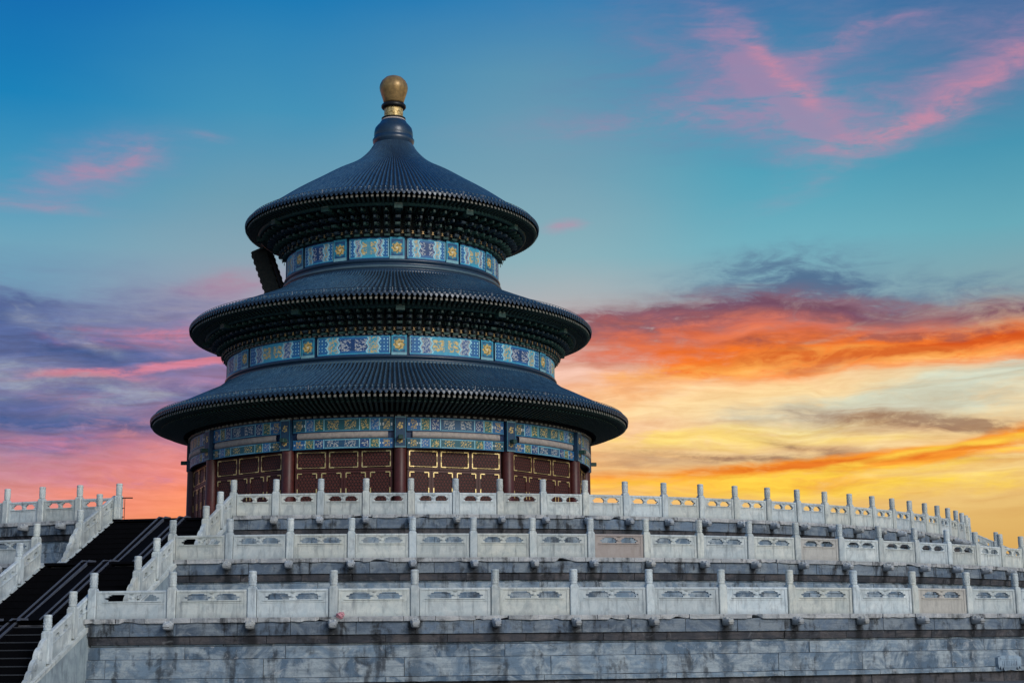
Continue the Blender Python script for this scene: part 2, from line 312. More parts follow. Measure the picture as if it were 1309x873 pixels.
GOLD = mat('gilt', rough=.38, metal=.55, build=painted_wood((.56,.42,.17), (.80,.64,.32)))
GOLD_D = mat('dulled_gilt', rough=.36, metal=.35, build=painted_wood((.23,.145,.06), (.40,.25,.095)))
GOLD_N = mat('embossed_gilt', rough=.45, metal=.5, build=lambda t, b: (lambda v: (t.put(b.inputs['Base Color'], t.mix(t.mr(t.noise(v, 6, 4, .7), .4, .6), (.30,.19,.06,1), (.80,.60,.28,1))), bump(t, b, t.noise(v, 7, 3, .6), .8, .05)))(objco(t)[0]))
DARKBRONZE = mat('dark_bronze', (.02,.02,.02), .4, .5)
PALE = mat('pale_stone_ring', (.42,.36,.33), .6)
REDCOL = mat('dark_red_lacquer', rough=.45, build=painted_wood((.050,.009,.008), (.080,.016,.013)))
REDDOOR = mat('brown_red_lacquer', rough=.5, build=painted_wood((.045,.010,.009), (.075,.018,.014)))
def lattice(t, b):
    tc = t.new('ShaderNodeTexCoord'); x, y, z = t.sep(tc.outputs['Object'])
    s = 1/.165
    def wav(ax, az_):
        q = t.math('ADD', t.math('MULTIPLY', x, ax*s), t.math('MULTIPLY', z, az_*s))
        return t.math('PINGPONG', q, .5)
    k = t.math('MINIMUM', wav(0, 1), t.math('MINIMUM', wav(.866, .5), wav(.866, -.5)))
    f = t.mr(k, .07, .13)
    t.put(b.inputs['Base Color'], t.mix(f, (.105,.024,.018,1), (.005,.002,.002,1)))
    bump(t, b, t.math('SUBTRACT', 1., f), .8, .03)
LATTICE = mat('lattice_work', rough=.6, build=lattice)
def paintmat(t, b):
    at = t.new('ShaderNodeAttribute', attribute_name='paint')
    v, rnd, tc = objco(t)
    d = t.noise(v, 4, 6, .7)
    col = t.mix(t.mr(d, .45, .75, 0, .45), at.outputs['Color'], (.05,.09,.11,1))
    t.put(b.inputs['Base Color'], col)
PAINT = mat('beam_painting', rough=.55, build=paintmat)
BLACK = mat('black_metal', (.012,.012,.014), .5, .3)
BOARDW = mat('brown_timber', rough=.6, build=painted_wood((.10,.065,.045), (.17,.11,.075)))
CARVEW = mat('dark_carved_timber', rough=.65, build=painted_wood((.012,.016,.016), (.035,.036,.03)))
PINK = mat('pink_paper', rough=.7, build=painted_wood((.42,.14,.19), (.6,.3,.33)))
STEEL = mat('grey_metal', (.3,.3,.32), .4, .8)

# ------------------------------------------------------------------ mesh builder
class MB:
    def __init__(s): s.v = []; s.f = []; s.m = []; s.t = []; s.u = []; s.smooth = []
    def face(s, idx, m=0, tint=0., uv=None, sm=False):
        s.f.append(tuple(idx)); s.m.append(m); s.t.append(tint); s.u.append(uv); s.smooth.append(sm)
    def add(s, vs, fs, m=0, tint=0., sm=False):
        o = len(s.v); s.v += [tuple(p) for p in vs]
        for f in fs: s.face([o+i for i in f], m, tint, None, sm)
    def box(s, c, d, m=0, xf=None, ch=0., tint=0.):
        """box centred at c with full sizes d; ch chamfers the four long (z) edges and the top."""
        x, y, z = [q/2 for q in d]
        if ch <= 0:
            vs = [(-x,-y,-z),(x,-y,-z),(x,y,-z),(-x,y,-z),(-x,-y,z),(x,-y,z),(x,y,z),(-x,y,z)]
            fs = [(3,2,1,0),(4,5,6,7),(0,1,5,4),(1,2,6,5),(2,3,7,6),(3,0,4,7)]
        else:
            def oc(a, b, k): return [(-a+k,-b),(a-k,-b),(a,-b+k),(a,b-k),(a-k,b),(-a+k,b),(-a,b-k),(-a,-b+k)]
            vs = [(p[0],p[1],-z) for p in oc(x,y,ch)] + [(p[0],p[1],z-ch) for p in oc(x,y,ch)] + [(p[0],p[1],z) for p in oc(x-ch,y-ch,ch*.5)]
            fs = [tuple(range(7,-1,-1)), tuple(range(16,24))]
            for k in (0, 8):
                for i in range(8): fs.append((k+i, k+(i+1)%8, k+8+(i+1)%8, k+8+i))
        vs = [Vector(p)+Vector(c) for p in vs]
        if xf is not None: vs = [xf @ p for p in vs]
        s.add(vs, fs, m, tint)
    def lathe(s, prof, seg=64, m=0, c=(0,0), a0=0., a1=2*PI, sm=True, cap=False, uvk=None):
        full = abs(a1-a0-2*PI) < 1e-6; na = seg if full else seg+1; o = len(s.v)
        for j in range(na):
            a = a0+(a1-a0)*j/seg
            for r, z in prof: s.v.append((c[0]+r*sin(a), c[1]-r*cos(a), z))
        k = len(prof)
        for j in range(seg):
            j2 = (j+1) % na
            for i in range(k-1):
                uv = None
                if uvk:
                    ua, ub = (a0+(a1-a0)*j/seg)*uvk, (a0+(a1-a0)*(j+1)/seg)*uvk
                    uv = [(ua, prof[i][1]), (ub, prof[i][1]), (ub, prof[i+1][1]), (ua, prof[i+1][1])]
                s.face((o+j*k+i, o+j2*k+i, o+j2*k+i+1, o+j*k+i+1), m, 0, uv, sm)
        if cap and full:
            s.face([o+j*k+k-1 for j in range(na)], m); s.face([o+j*k for j in range(na-1, -1, -1)], m)
    def prism(s, poly, y0, y1, m=0, xf=None):
        """polygon in XZ extruded along Y"""
        k = len(poly); vs = [(x, y0, z) for x, z in poly]+[(x, y1, z) for x, z in poly]
        if xf is not None: vs = [xf @ Vector(p) for p in vs]
        fs = [tuple(range(k)), tuple(range(2*k-1, k-1, -1))]+[((i+1) % k, i, k+i, k+(i+1) % k) for i in range(k)]
        s.add(vs, fs, m)
    def sphere(s, c, r, seg=10, rings=6, m=0, sc=(1,1,1)):
        vs = []; fs = []
        for i in range(rings+1):
            t = PI*i/rings
            for j in range(seg):
                a = 2*PI*j/seg; vs.append((c[0]+r*sc[0]*sin(t)*cos(a), c[1]+r*sc[1]*sin(t)*sin(a), c[2]+r*sc[2]*cos(t)))
        for i in range(rings):
            for j in range(seg): fs.append((i*seg+j, (i+1)*seg+j, (i+1)*seg+(j+1) % seg, i*seg+(j+1) % seg))
        s.add(vs, fs, m, 0, True)
    def mesh(s, name, mats, recalc=False):
        me = bpy.data.meshes.new(name); me.from_pydata(s.v, [], s.f); me.update()
        for q in mats: me.materials.append(q)
        me.polygons.foreach_set('material_index', s.m)
        me.polygons.foreach_set('use_smooth', s.smooth)
        if any(x for x in s.t):
            a = me.attributes.new('tint', 'FLOAT', 'FACE'); a.data.foreach_set('value', s.t)
        if any(u is not None for u in s.u):
            l = me.uv_layers.new(name='uv'); arr = []
            for f, u in zip(s.f, s.u):
                u = u or [(0, 0)]*len(f)
                for q in u: arr += [q[0], q[1]]
            l.data.foreach_set('uv', arr)
        if recalc:
            b = bmesh.new(); b.from_mesh(me); bmesh.ops.recalc_face_normals(b, faces=b.faces[:]); b.to_mesh(me); b.free()
        return me
    def build(s, name, mats, parent=None, recalc=False):
        return link(name, s.mesh(name, mats if isinstance(mats, (list, tuple)) else [mats], recalc), parent)
def link(name, me, parent=None, loc=(0,0,0), rz=0.):
    o = bpy.data.objects.new(name, me); C.objects.link(o); o.location = loc; o.rotation_euler = (0, 0, rz)
    if parent: o.parent = parent
    return o
def tag(o, label, cat, group=None):
    o['label'] = label; o['category'] = cat
    if group: o['group'] = group
    return o
def thing(name, label, cat, loc=(0,0,0), group=None):
    o = bpy.data.objects.new(name, None); C.objects.link(o); o.location = loc; o.empty_display_size = .5
    return tag(o, label, cat, group)
def pol(r, a, z=0.): return Vector((r*sin(a), -r*cos(a), z))
def fbm(x, y, z=0.): return mnoise.fractal(Vector((x, y, z)), .9, 2.1, 4)

# ------------------------------------------------------------------ ground
g = MB(); g.add([(-6000,-6000,GZ),(6000,-6000,GZ),(6000,6000,GZ),(-6000,6000,GZ)], [(0,1,2,3)])
go = g.build('ground', PAVING); go['kind'] = 'structure'

# ------------------------------------------------------------------ terraces
PHI, PHI2, HW = -.2620, 1.3090, 2.55                       # bearings of the two stairways in view and half their width
T = [dict(R=46.465, z=.844, d=.0545, p=-.1475, low=GZ), dict(R=39.626, z=3.021, d=.0553, p=-.1467, low=.844), dict(R=34.1, z=5.017, d=.0524, p=-.1346, low=3.021)]
PH = {t['R']: (t['p'], t['d']) for t in T}
def gap(a, R, extra=.0):
    for ph in (PHI, PHI2):
        if abs(a-ph) < (HW+extra)/R: return True
    return False
def blockring(mb, R, r_out, depth, z0, z1, blk, jit, rough_edge=0., A0=-1.75, A1=1.95, seed=0, slope=0., mi=0, cutgap=True):
    rr = random.Random(seed); a = A0
    while a < A1:
        L = blk*rr.uniform(.75, 1.25)/R; b = min(a+L, A1)
        mid = (a+b)/2; tint = rr.random(); off = rr.uniform(-jit, jit)
        g_ = .008/R; ns = max(2, int((b-a)*R/(.11 if rough_edge else .6)))
        chip = rr.random() < .35
        o = len(mb.v); 
        for k in range(ns+1):
            t = a+g_+(b-a-2*g_)*k/ns
            e = 0.
            if rough_edge:
                q = fbm(t*R*1.7, z0*5, seed); q2 = fbm(t*R*.6, z0*3, seed+5.)
                e = -rough_edge*max(0, q*.9+q2*.6-.05)*(1.6 if chip else .5)
            ro = r_out+off+e; zz = z0 - e*.62
            mb.v += [tuple(pol(R-depth, t, z0)), tuple(pol(ro-slope, t, zz)), tuple(pol(ro, t, z1-.012)), tuple(pol(ro-.012, t, z1)), tuple(pol(R-depth, t, z1))]
        for k in range(ns):
            ta, tb = [(a+(b-a)*q/ns-PH[R][0])/PH[R][1]*2.3+40*2.3 for q in (k, k+1)]
            if cutgap and gap(a+(b-a)*(k+.5)/ns, R, .12): continue
            p, q = o+5*k, o+5*k+5
            zs = [z0, z0, z1-.012, z1, z1]
            for i in range(4):
                mb.face((p+i, q+i, q+i+1, p+i+1), mi, tint+.001, [(ta, zs[i]), (tb, zs[i]), (tb, zs[i+1]), (ta, zs[i+1])])
        if not (cutgap and (gap(a, R, .12) or gap(b, R, .12))):
            mb.face((o, o+1, o+2, o+3, o+4), mi, tint+.001); e = o+5*ns; mb.face((e+4, e+3, e+2, e+1, e), mi, tint+.001)
        a = b
TL = ['lowest and widest marble terrace, its stained ashlar wall along the bottom of the photo',
      'middle marble terrace stepping back above the lowest balustrade, black rain streaks on its cornice',
      'uppermost marble terrace carrying the round hall, its wall mostly hidden behind a balustrade']
def spout_mesh():
    mb = MB(); secs = [(-.15,.11,.12,-.13),(0,.12,.13,-.13),(.10,.135,.155,-.12),(.20,.135,.15,-.125),(.27,.115,.10,-.12),(.36,.105,.075,-.115),(.43,.10,.085,-.10),(.46,.075,.06,-.07)]
    k = 12; o = len(mb.v)
    for (y, hw_, zt, zb) in secs:
        for j in range(k):
            a = 2*PI*j/k; cx, sx = cos(a), sin(a)
            X = hw_*math.copysign(abs(cx)**.6, cx); Zc, Zh = (zt+zb)/2, (zt-zb)/2
            mb.v.append((X, y, Zc+Zh*math.copysign(abs(sx)**.6, sx)))
    for i in range(len(secs)-1):
        for j in range(k): mb.face((o+i*k+j, o+i*k+(j+1) % k, o+(i+1)*k+(j+1) % k, o+(i+1)*k+j), 0, 0, None, True)
    mb.face([o+(len(secs)-1)*k+j for j in range(k)], 0)
    for sx in (-1, 1):
        mb.sphere((sx*.075,.23,.115), .045); mb.sphere((sx*.06,.40,.07), .03); mb.sphere((sx*.125,.10,.06), .055, sc=(.6,1.2,1))
        mb.box((sx*.09,.02,.14), (.04,.16,.05))
    mb.box((0,.36,-.035), (.20,.20,.018), 1)              # mouth slit
    return mb.mesh('spout', [CARVED, BAND], True)
SPOUT = spout_mesh()
terr = []
for ti, t in enumerate(T):
    R, z, low = t['R'], t['z'], t['low']
    th = thing('marble_terrace', TL[ti], 'terrace', (0,0,low)); terr.append(th)
    sh = -low
    def fin(mb, name, m):
        mb.v = [(p[0], p[1], p[2]+sh) for p in mb.v]; return mb.build(name, m, th)
    m1 = MB(); blockring(m1, R, R+.30, .5, z-.15, z, 1.15, .015, .17, seed=ti*10+1); fin(m1, 'coping', COPING)
    m2 = MB(); blockring(m2, R, R+.215, .5, z-.545, z-.135, 1.9, .008, 0, seed=ti*10+2); fin(m2, 'fascia', FASCIA)
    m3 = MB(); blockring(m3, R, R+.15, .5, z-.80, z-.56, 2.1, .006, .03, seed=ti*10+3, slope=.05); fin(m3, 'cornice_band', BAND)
    m4 = MB(); blockring(m4, R, R+.0, .5, z-.86, z-.80, 3, .004, 0, seed=ti*10+4)
    blockring(m4, R, R+.09, .5, z-1.25, z-.875, 3.4, .022, .02, seed=ti*10+5)
    blockring(m4, R, R+.12, .5, z-1.83, z-1.263, 4.0, .026, .02, seed=ti*10+6)
    blockring(m4, R, R+.17, .5, z-1.995, z-1.845, 4.6, .01, .03, seed=ti*10+7); fin(m4, 'ashlar_wall', COURSE)
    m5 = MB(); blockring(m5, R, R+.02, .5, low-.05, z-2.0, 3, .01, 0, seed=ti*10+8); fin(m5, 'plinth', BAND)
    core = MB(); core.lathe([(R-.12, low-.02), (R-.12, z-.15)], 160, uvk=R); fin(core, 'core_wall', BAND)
    fl = MB(); inner = T[ti+1]['R']-.4 if ti < 2 else 11.
    fl.lathe([(R-.05, z-.012), (inner, z-.012)], 160, uvk=R); fin(fl, 'terrace_floor', PAVING)
    # dragon head water spouts below every post
    for i in range(-16, 27):
        a = t['p']+t['d']*i
        if gap(a, R, .45) or a < -.95 or (a > 1.25): continue
        sp = link('water_spout', SPOUT, th, pol(R+.20, a, z-.245+sh), a+PI)
# carved cloud foot on the lowest plinth
cf = MB(); tt = T[0]
poly = [(-.60,.34),(-.60,.10),(-.56,-.06),(-.49,.04),(-.44,-.10),(-.36,.02),(-.28,-.13),(0,-.09),(.28,-.13),(.36,.02),(.44,-.10),(.49,.04),(.56,-.06),(.60,.10),(.60,.34),(.42,.40),(-.42,.40)]
cf.prism(poly, -.03, .10)
for k in range(9): cf.box((-.36+.09*k, -.035, .14), (.045,.03,.15+.04*(k % 2)))
cf.box((0,-.035,.30), (.95,.03,.05)); cf.box((0,-.035,.0), (.60,.03,.05))
cfo = cf.build('carved_foot', STRING, terr[0], True); cfo.location = pol(tt['R']+.20, .488, -1.02-GZ); cfo.rotation_euler = (0,0,.488)

# ------------------------------------------------------------------ balustrades
HP = 1.444
def post_mesh():
    mb = MB(); mb.box((0,0,.46), (.275,.275,.92), 0, None, .022)
    mb.box((0,0,.935), (.235,.235,.05), 0, None, .015)
    mb.lathe([(.098,.95),(.098,.965),(.122,.985),(.124,1.02),(.116,1.03),(.122,1.06),(.124,1.33),(.118,1.345),(.128,1.365),(.128,1.41),(.115,1.435),(.085,HP),(0,HP)], 20, 0)
    for k in range(10):                                    # worn cloud carving
        a = 2*PI*k/10+.2
        for j, zz in enumerate((1.10, 1.18, 1.26)):
            aa = a+.31*(j % 2); mb.sphere((.117*cos(aa), .117*sin(aa), zz), .018, 6, 4, 0, (1,1,1.5))
    return mb.mesh('post', [MARBLE])
POST = post_mesh()
CLOUD = [(.02,0),(.98,0),(.98,.26),(1.07,.30),(1.10,.42),(1.07,.54),(.98,.52),(.93,.60),(.95,.74),(.88,.84),(.82,.82),(.80,1),(.20,1),(.18,.82),(.12,.84),(.05,.74),(.07,.60),(.02,.52),(-.07,.54),(-.10,.42),(-.07,.30),(.02,.26)]
def panel_mesh(L, shear=0., small=False, H=.87):
    """stone slab with two cloud openings, hand rail, bead and sunk field; local x along, z up"""
    b = bmesh.new(); hx = L/2
    outer = [(-hx,.0),(hx,.0),(hx,H-.07),(-hx,H-.07)]
    zo, ho = .545, .205
    if small: w_ = L*.20; c0 = L*.20; zo, ho = .50, .17
    else: w_ = L*.315; c0 = L*.205
    loops = [outer]
    for s_ in (-1, 1): loops.append([(s_*c0+(x-.5)*w_, zo+zz*ho) for x, zz in CLOUD])
    ed = []
    for lp in loops:
        vs = [b.verts.new((x, -.06, zz)) for x, zz in lp]
        ed += [b.edges.new((vs[i], vs[(i+1) % len(vs)])) for i in range(len(vs))]
    r = bmesh.ops.triangle_fill(b, use_beauty=True, use_dissolve=False, edges=ed)
    ex = bmesh.ops.extrude_face_region(b, geom=b.faces[:])
    for v in [q for q in ex['geom'] if isinstance(q, bmesh.types.BMVert)]: v.co.y = .06
    bmesh.ops.recalc_face_normals(b, faces=b.faces[:])
    mb = MB()
    # hand rail
    rp = [(-.075,H-.085),(-.085,H-.05),(-.07,H-.012),(-.045,H),(.045,H),(.07,H-.012),(.085,H-.05),(.075,H-.085)]
    k = len(rp); vs = [(x, y, zz) for x in (-hx, hx) for y, zz in rp]
    mb.add(vs, [tuple(range(k-1,-1,-1)), tuple(range(k, 2*k))]+[(i, (i+1) % k, k+(i+1) % k, k+i) for i in range(k)])
    for sy in (-1, 1):                                      # bead below the openings, frame of the sunk field, foot
        mb.box((0, sy*.075, zo-.022), (L*.84, .036, .026)); mb.box((0, sy*.066, .035), (L-.01, .016, .07))
        mb.box((-hx+.05, sy*.069, .40), (.09, .020, .78)); mb.box((hx-.05, sy*.069, .40), (.09, .020, .78))
        mb.box((0, sy*.066, .465), (L-.2, .014, .03))
    if not small:                                           # vase between the openings
        mb.lathe([(.04,zo),(.05,zo+.03),(.085,zo+.07),(.085,zo+.12),(.05,zo+.15),(.065,zo+.18),(.11,zo+.22)], 14)
    me2 = mb.mesh('tmp', [MARBLE]); b.from_mesh(me2); bpy.data.meshes.remove(me2)
    if shear:
        for v in b.verts: v.co.z += shear*v.co.x
    me = bpy.data.meshes.new('panel'); b.to_mesh(me); b.free(); me.materials.append(MARBLE); return me
def seg_panel(p0, p1, meshcache, parent, base, mt=None, label=None):
    d = p1-p0; L = math.hypot(d.x, d.y)-.295; key = (round(L, 2), round(d.z, 2), mt.name if mt else '')
    if key not in meshcache:
        meshcache[key] = panel_mesh(L, d.z/math.hypot(d.x, d.y), abs(d.z) > .1)
        if mt: meshcache[key].materials[0] = mt
    o = link('panel', meshcache[key], parent, (p0+p1)/2-base, math.atan2(d.y, d.x))
    if label: o['label'] = label
    return o
cache = {}
def arc_balustrade(t, angs, label, special={}):
    base = pol(t['R'], angs[0], t['z'])
    th = thing('balustrade', label, 'balustrade', base)
    pts = [pol(t['R'], a, t['z']) for a in angs]
    for p, a in zip(pts, angs):
        o = link('post', POST, th, p-base, a+R_.uniform(-.02, .02)); o.rotation_euler.x = R_.uniform(-.006, .006); o.rotation_euler.y = R_.uniform(-.006, .006)
    for i in range(len(pts)-1):
        mt, lb = special.get(i, (None, None)); seg_panel(pts[i], pts[i+1], cache, th, base, mt, lb)
    return th
def arcs(t, left, right, n_l):
    return
angR = []; angL = []
for t, l_, r_ in zip(T, (-.2025, -.2000, -.1847), (-.3205, -.3342, -.3276)):
    a = [l_]; i = 0
    hi = PHI2-(HW+.1)/t['R']
    while t['p']+t['d']*i < hi+.01: a.append(t['p']+t['d']*i); i += 1
    angR.append(a); angL.append([r_-t['d']*k for k in range(12)])
def idx_at(angs, lo):   # index of the panel that starts at bearing lo
    return min(range(len(angs)), key=lambda k: abs(angs[k]-lo))
mid_t = T[1]['p']+T[1]['d']*6; mid_c = T[1]['p']+T[1]['d']*10
sp2 = {idx_at(angR[1], mid_t): (MARBLE_B, 'tan brown replacement panel without frost white colour'), idx_at(angR[1], mid_c): (MARBLE_C, 'cream panel dirtier than its neighbours'),}
sp1 = {idx_at(angR[0], T[0]['p']+T[0]['d']*10): (MARBLE_C, 'warm cream panel')}
arc_balustrade(T[0], angR[0], 'white marble balustrade curving along the lowest terrace, nearest the bottom of the photo', sp1)
arc_balustrade(T[1], angR[1], 'white marble balustrade on the middle terrace, with one tan brown panel', sp2)
arc_balustrade(T[2], angR[2], 'white marble balustrade on the uppermost terrace in front of the red lattice doors')
arc_balustrade(T[0], angL[0], 'lowest terrace balustrade on the far side of the dark stairs')
arc_balustrade(T[1], angL[1], 'short run of middle terrace balustrade left of the dark stairs')
arc_balustrade(T[2], angL[2], 'shaded uppermost terrace balustrade left of the dark stairs, seen against the pink sky')

# ------------------------------------------------------------------ stairs with their balustrades
SL = .470
def scroll_mesh(sl):
    """stepped scroll stone that ends a stair balustrade; local x runs down the stair"""
    mb = MB()
    top = []
    lobes = ((.10,.62,.20),(.36,.50,.21),(.62,.30,.18),(.86,.14,.14),(1.06,.04,.09))
    for q in range(57):
        x = 1.14*q/56; zz = 0.
        for (c_, zc, r) in lobes:
            if abs(x-c_) < r: zz = max(zz, zc+math.sqrt(r*r-(x-c_)**2))
        if x < .1: zz = .82
        top.append((x, max(zz, .03)-sl*x))
    top.append((1.14, -sl*1.14))
    poly = [(0, 0)]+top
    mb.prism(poly, -.075, .075)
    for (x, zz, r) in ((.36,.48,.15),(.62,.28,.13),(.86,.12,.09)):
        for sy in (-1, 1):
            k = 16; vs = [(x+r*cos(2*PI*j/k), sy*.075, zz-sl*x+.0+r*sin(2*PI*j/k)) for j in range(k)]+[(x+r*.7*cos(2*PI*j/k), sy*.10, zz-sl*x+r*.7*sin(2*PI*j/k)) for j in range(k)]
            mb.add(vs, [(j, (j+1) % k, k+(j+1) % k, k+j) for j in range(k)]+[tuple(range(k, 2*k))])
    return mb.mesh('scroll_stone', [MARBLE], True)
SCROLL = scroll_mesh(SL)
def stairs(ph, t, s0, label, rails, labels, nstep=9, kerbs=(-.36,.5), nose=False):
    e = Vector((sin(ph), -cos(ph), 0)); tg = Vector((cos(ph), sin(ph), 0))
    rz = ph                                                   # local x = tangential, local -y = outwards
    zt, zl = t['z'], t['low']; H = zt-zl; run = H/SL
    base = e*s0+Vector((0,0,zl)); th = thing('stone_stairs', label, 'stairs', base); th.rotation_euler = (0,0,rz)
    rs = H/nstep; tr = run/nstep; hw = HW-.16
    st = MB()
    for k in range(nstep):
        z1 = H-rs*(k+1)+.03; y0 = -(tr*k) 
        for (xa, xb) in ((-hw, kerbs[0]), (kerbs[1], hw)):
            st.box(((xa+xb)/2, y0-tr/2+.3, z1/2-.01), (xb-xa, tr+.6, z1+.02), 0)
            st.box(((xa+xb)/2, y0-tr-.012, z1-.02), (xb-xa, .02, .035), 1 if nose else 0)
    st.box((0, .6, H-.06), (2*hw, 1.6, .09), 0)
    for sx in (-1, 1):                                      # black border strip along the inner edge of each coping
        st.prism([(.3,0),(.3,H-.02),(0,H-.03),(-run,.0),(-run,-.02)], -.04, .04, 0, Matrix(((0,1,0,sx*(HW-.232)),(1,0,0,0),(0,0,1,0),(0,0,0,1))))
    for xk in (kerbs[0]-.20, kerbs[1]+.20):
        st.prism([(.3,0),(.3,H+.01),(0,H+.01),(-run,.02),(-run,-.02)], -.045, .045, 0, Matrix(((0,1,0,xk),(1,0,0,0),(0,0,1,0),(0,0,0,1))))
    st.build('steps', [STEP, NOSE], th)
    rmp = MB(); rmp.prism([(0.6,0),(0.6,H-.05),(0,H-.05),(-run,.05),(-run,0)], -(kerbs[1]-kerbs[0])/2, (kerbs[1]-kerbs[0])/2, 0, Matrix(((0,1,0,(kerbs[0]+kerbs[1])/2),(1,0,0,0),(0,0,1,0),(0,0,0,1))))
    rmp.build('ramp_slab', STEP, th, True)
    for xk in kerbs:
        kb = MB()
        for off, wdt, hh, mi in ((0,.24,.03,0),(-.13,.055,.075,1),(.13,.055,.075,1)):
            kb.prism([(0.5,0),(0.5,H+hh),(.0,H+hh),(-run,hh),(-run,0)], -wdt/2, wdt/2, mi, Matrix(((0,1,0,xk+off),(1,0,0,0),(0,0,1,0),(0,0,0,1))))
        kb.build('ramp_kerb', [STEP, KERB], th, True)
    for sx in (-1, 1):
        X = sx*HW
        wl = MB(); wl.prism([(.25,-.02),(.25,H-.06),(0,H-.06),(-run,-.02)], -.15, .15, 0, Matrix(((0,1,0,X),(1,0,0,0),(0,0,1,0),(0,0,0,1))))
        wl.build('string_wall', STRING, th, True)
        cp = MB(); c_ = .13
        cp.prism([(.3,H-.1),(.3,H+.0),(0,H),(-run-.1,-.047),(-run-.1,-.02),(-run+.2,-.02),(0,H-.15)], -.19, .19, 0, Matrix(((0,1,0,X),(1,0,0,0),(0,0,1,0),(0,0,0,1))))
        cp.build('sloping_coping', MARBLE, th, True)
    # balustrades on the sloping copings
    for side, offs in rails.items():
        lb = labels[side]
        zf = lambda s: zt-SL*(s-s0)
        P = [e*s+tg*(side*HW)+Vector((0,0,zf(s))) for s in offs]
        bt = thing('stair_balustrade', lb, 'balustrade', P[0])
        for j, p in enumerate(P):
            if j: link('post', POST, bt, p-P[0], ph)
            if j < len(P)-1: seg_panel(P[j], P[j+1], cache, bt, P[0])
        sc_ = link('scroll_stone', SCROLL, bt, P[-1]+e*.14-Vector((0,0,SL*.14))-P[0], ph-PI/2)
    return th
GS = 'stone balustrades sloping down the dark stairs'
stairs(PHI, T[2], 34.0, 'topmost flight of dark steps climbing to the uppermost terrace, left of the hall',
       {1:(33.85,35.21,36.64), -1:(33.6,35.10,36.70)}, {1:'white stepped balustrade climbing the right side of the topmost stair flight, beside the hall', -1:'shaded grey balustrade along the left side of the topmost stair flight'})
stairs(PHI, T[1], 39.55, 'middle flight of dark steps with a pair of pale ramp kerbs between two landings',
       {1:(39.7,41.13,42.64), -1:(39.7,41.3,42.9)}, {1:'white balustrade right of the middle stair flight, ending in a scroll behind the lowest balustrade', -1:'grey balustrade left of the middle stair flight, at the left edge of the photo'}, 9, (-.86,-.02))
stairs(PHI, T[0], 46.05, 'lowest flight of dark steps with thin worn edges, in the bottom left corner',
       {1:(46.0,47.32,48.89), -1:(46.0,47.32,48.89)}, {1:'white balustrade descending to the bottom left corner beside the lowest steps', -1:'balustrade on the far side of the lowest flight of steps'}, 10, (-.86,0.), True)
stairs(PHI2, T[2], 34.0, 'distant flight of steps leaving the uppermost terrace behind its right end',
       {-1:(33.9,35.45,37.0), 1:(33.9,35.45,37.0)}, {-1:'distant balustrade sloping down behind the right end of the uppermost terrace, against the yellow sky', 1:'farther sloping balustrade just beyond the one at the right edge'})

# ------------------------------------------------------------------ the round hall
ZF = T[2]['z']
hall = thing('temple_hall', 'round triple-roofed temple hall with blue tiled roofs, painted friezes and gilded ball finial', 'temple', (0,0,ZF))
CP = .037                                                    # bearing of a column
BAY = PI/6
def hb(mb, name, m, parent=hall, recalc=False):
    mb.v = [(p[0], p[1], p[2]-ZF) for p in mb.v] if parent is hall or parent.parent is hall else mb.v
    return mb.build(name, m, parent, recalc)
VIS = [k for k in range(-4, 4)]                               # bays in view: bay k lies between columns k and k+1
def interp(prof, t):
    x = t*(len(prof)-1); i = min(int(x), len(prof)-2); f = x-i
    return prof[i][0]*(1-f)+prof[i+1][0]*f, prof[i][1]*(1-f)+prof[i+1][1]*f
def smoothprof(keys, nn):
    rs = np.array([k[0] for k in keys]); zs = np.array([k[1] for k in keys]); s = np.concatenate([[0], np.cumsum(np.hypot(np.diff(rs), np.diff(zs)))])
    # Catmull-Rom through the keys
    out = []
    for q in np.linspace(0, s[-1], nn):
        i = min(np.searchsorted(s, q, 'right')-1, len(s)-2); i = max(i, 0)
        h = s[i+1]-s[i]; f = (q-s[i])/h
        def tan(a, j):
            if j == 0: return (a[1]-a[0])/(s[1]-s[0])
            if j == len(s)-1: return (a[-1]-a[-2])/(s[-1]-s[-2])
            return (a[j+1]-a[j-1])/(s[j+1]-s[j-1])
        def her(a): return (2*f**3-3*f**2+1)*a[i]+(f**3-2*f**2+f)*h*tan(a, i)+(-2*f**3+3*f**2)*a[i+1]+(f**3-f**2)*h*tan(a, i+1)
        out.append((float(her(rs)), float(her(zs)), float(q)))
    return out
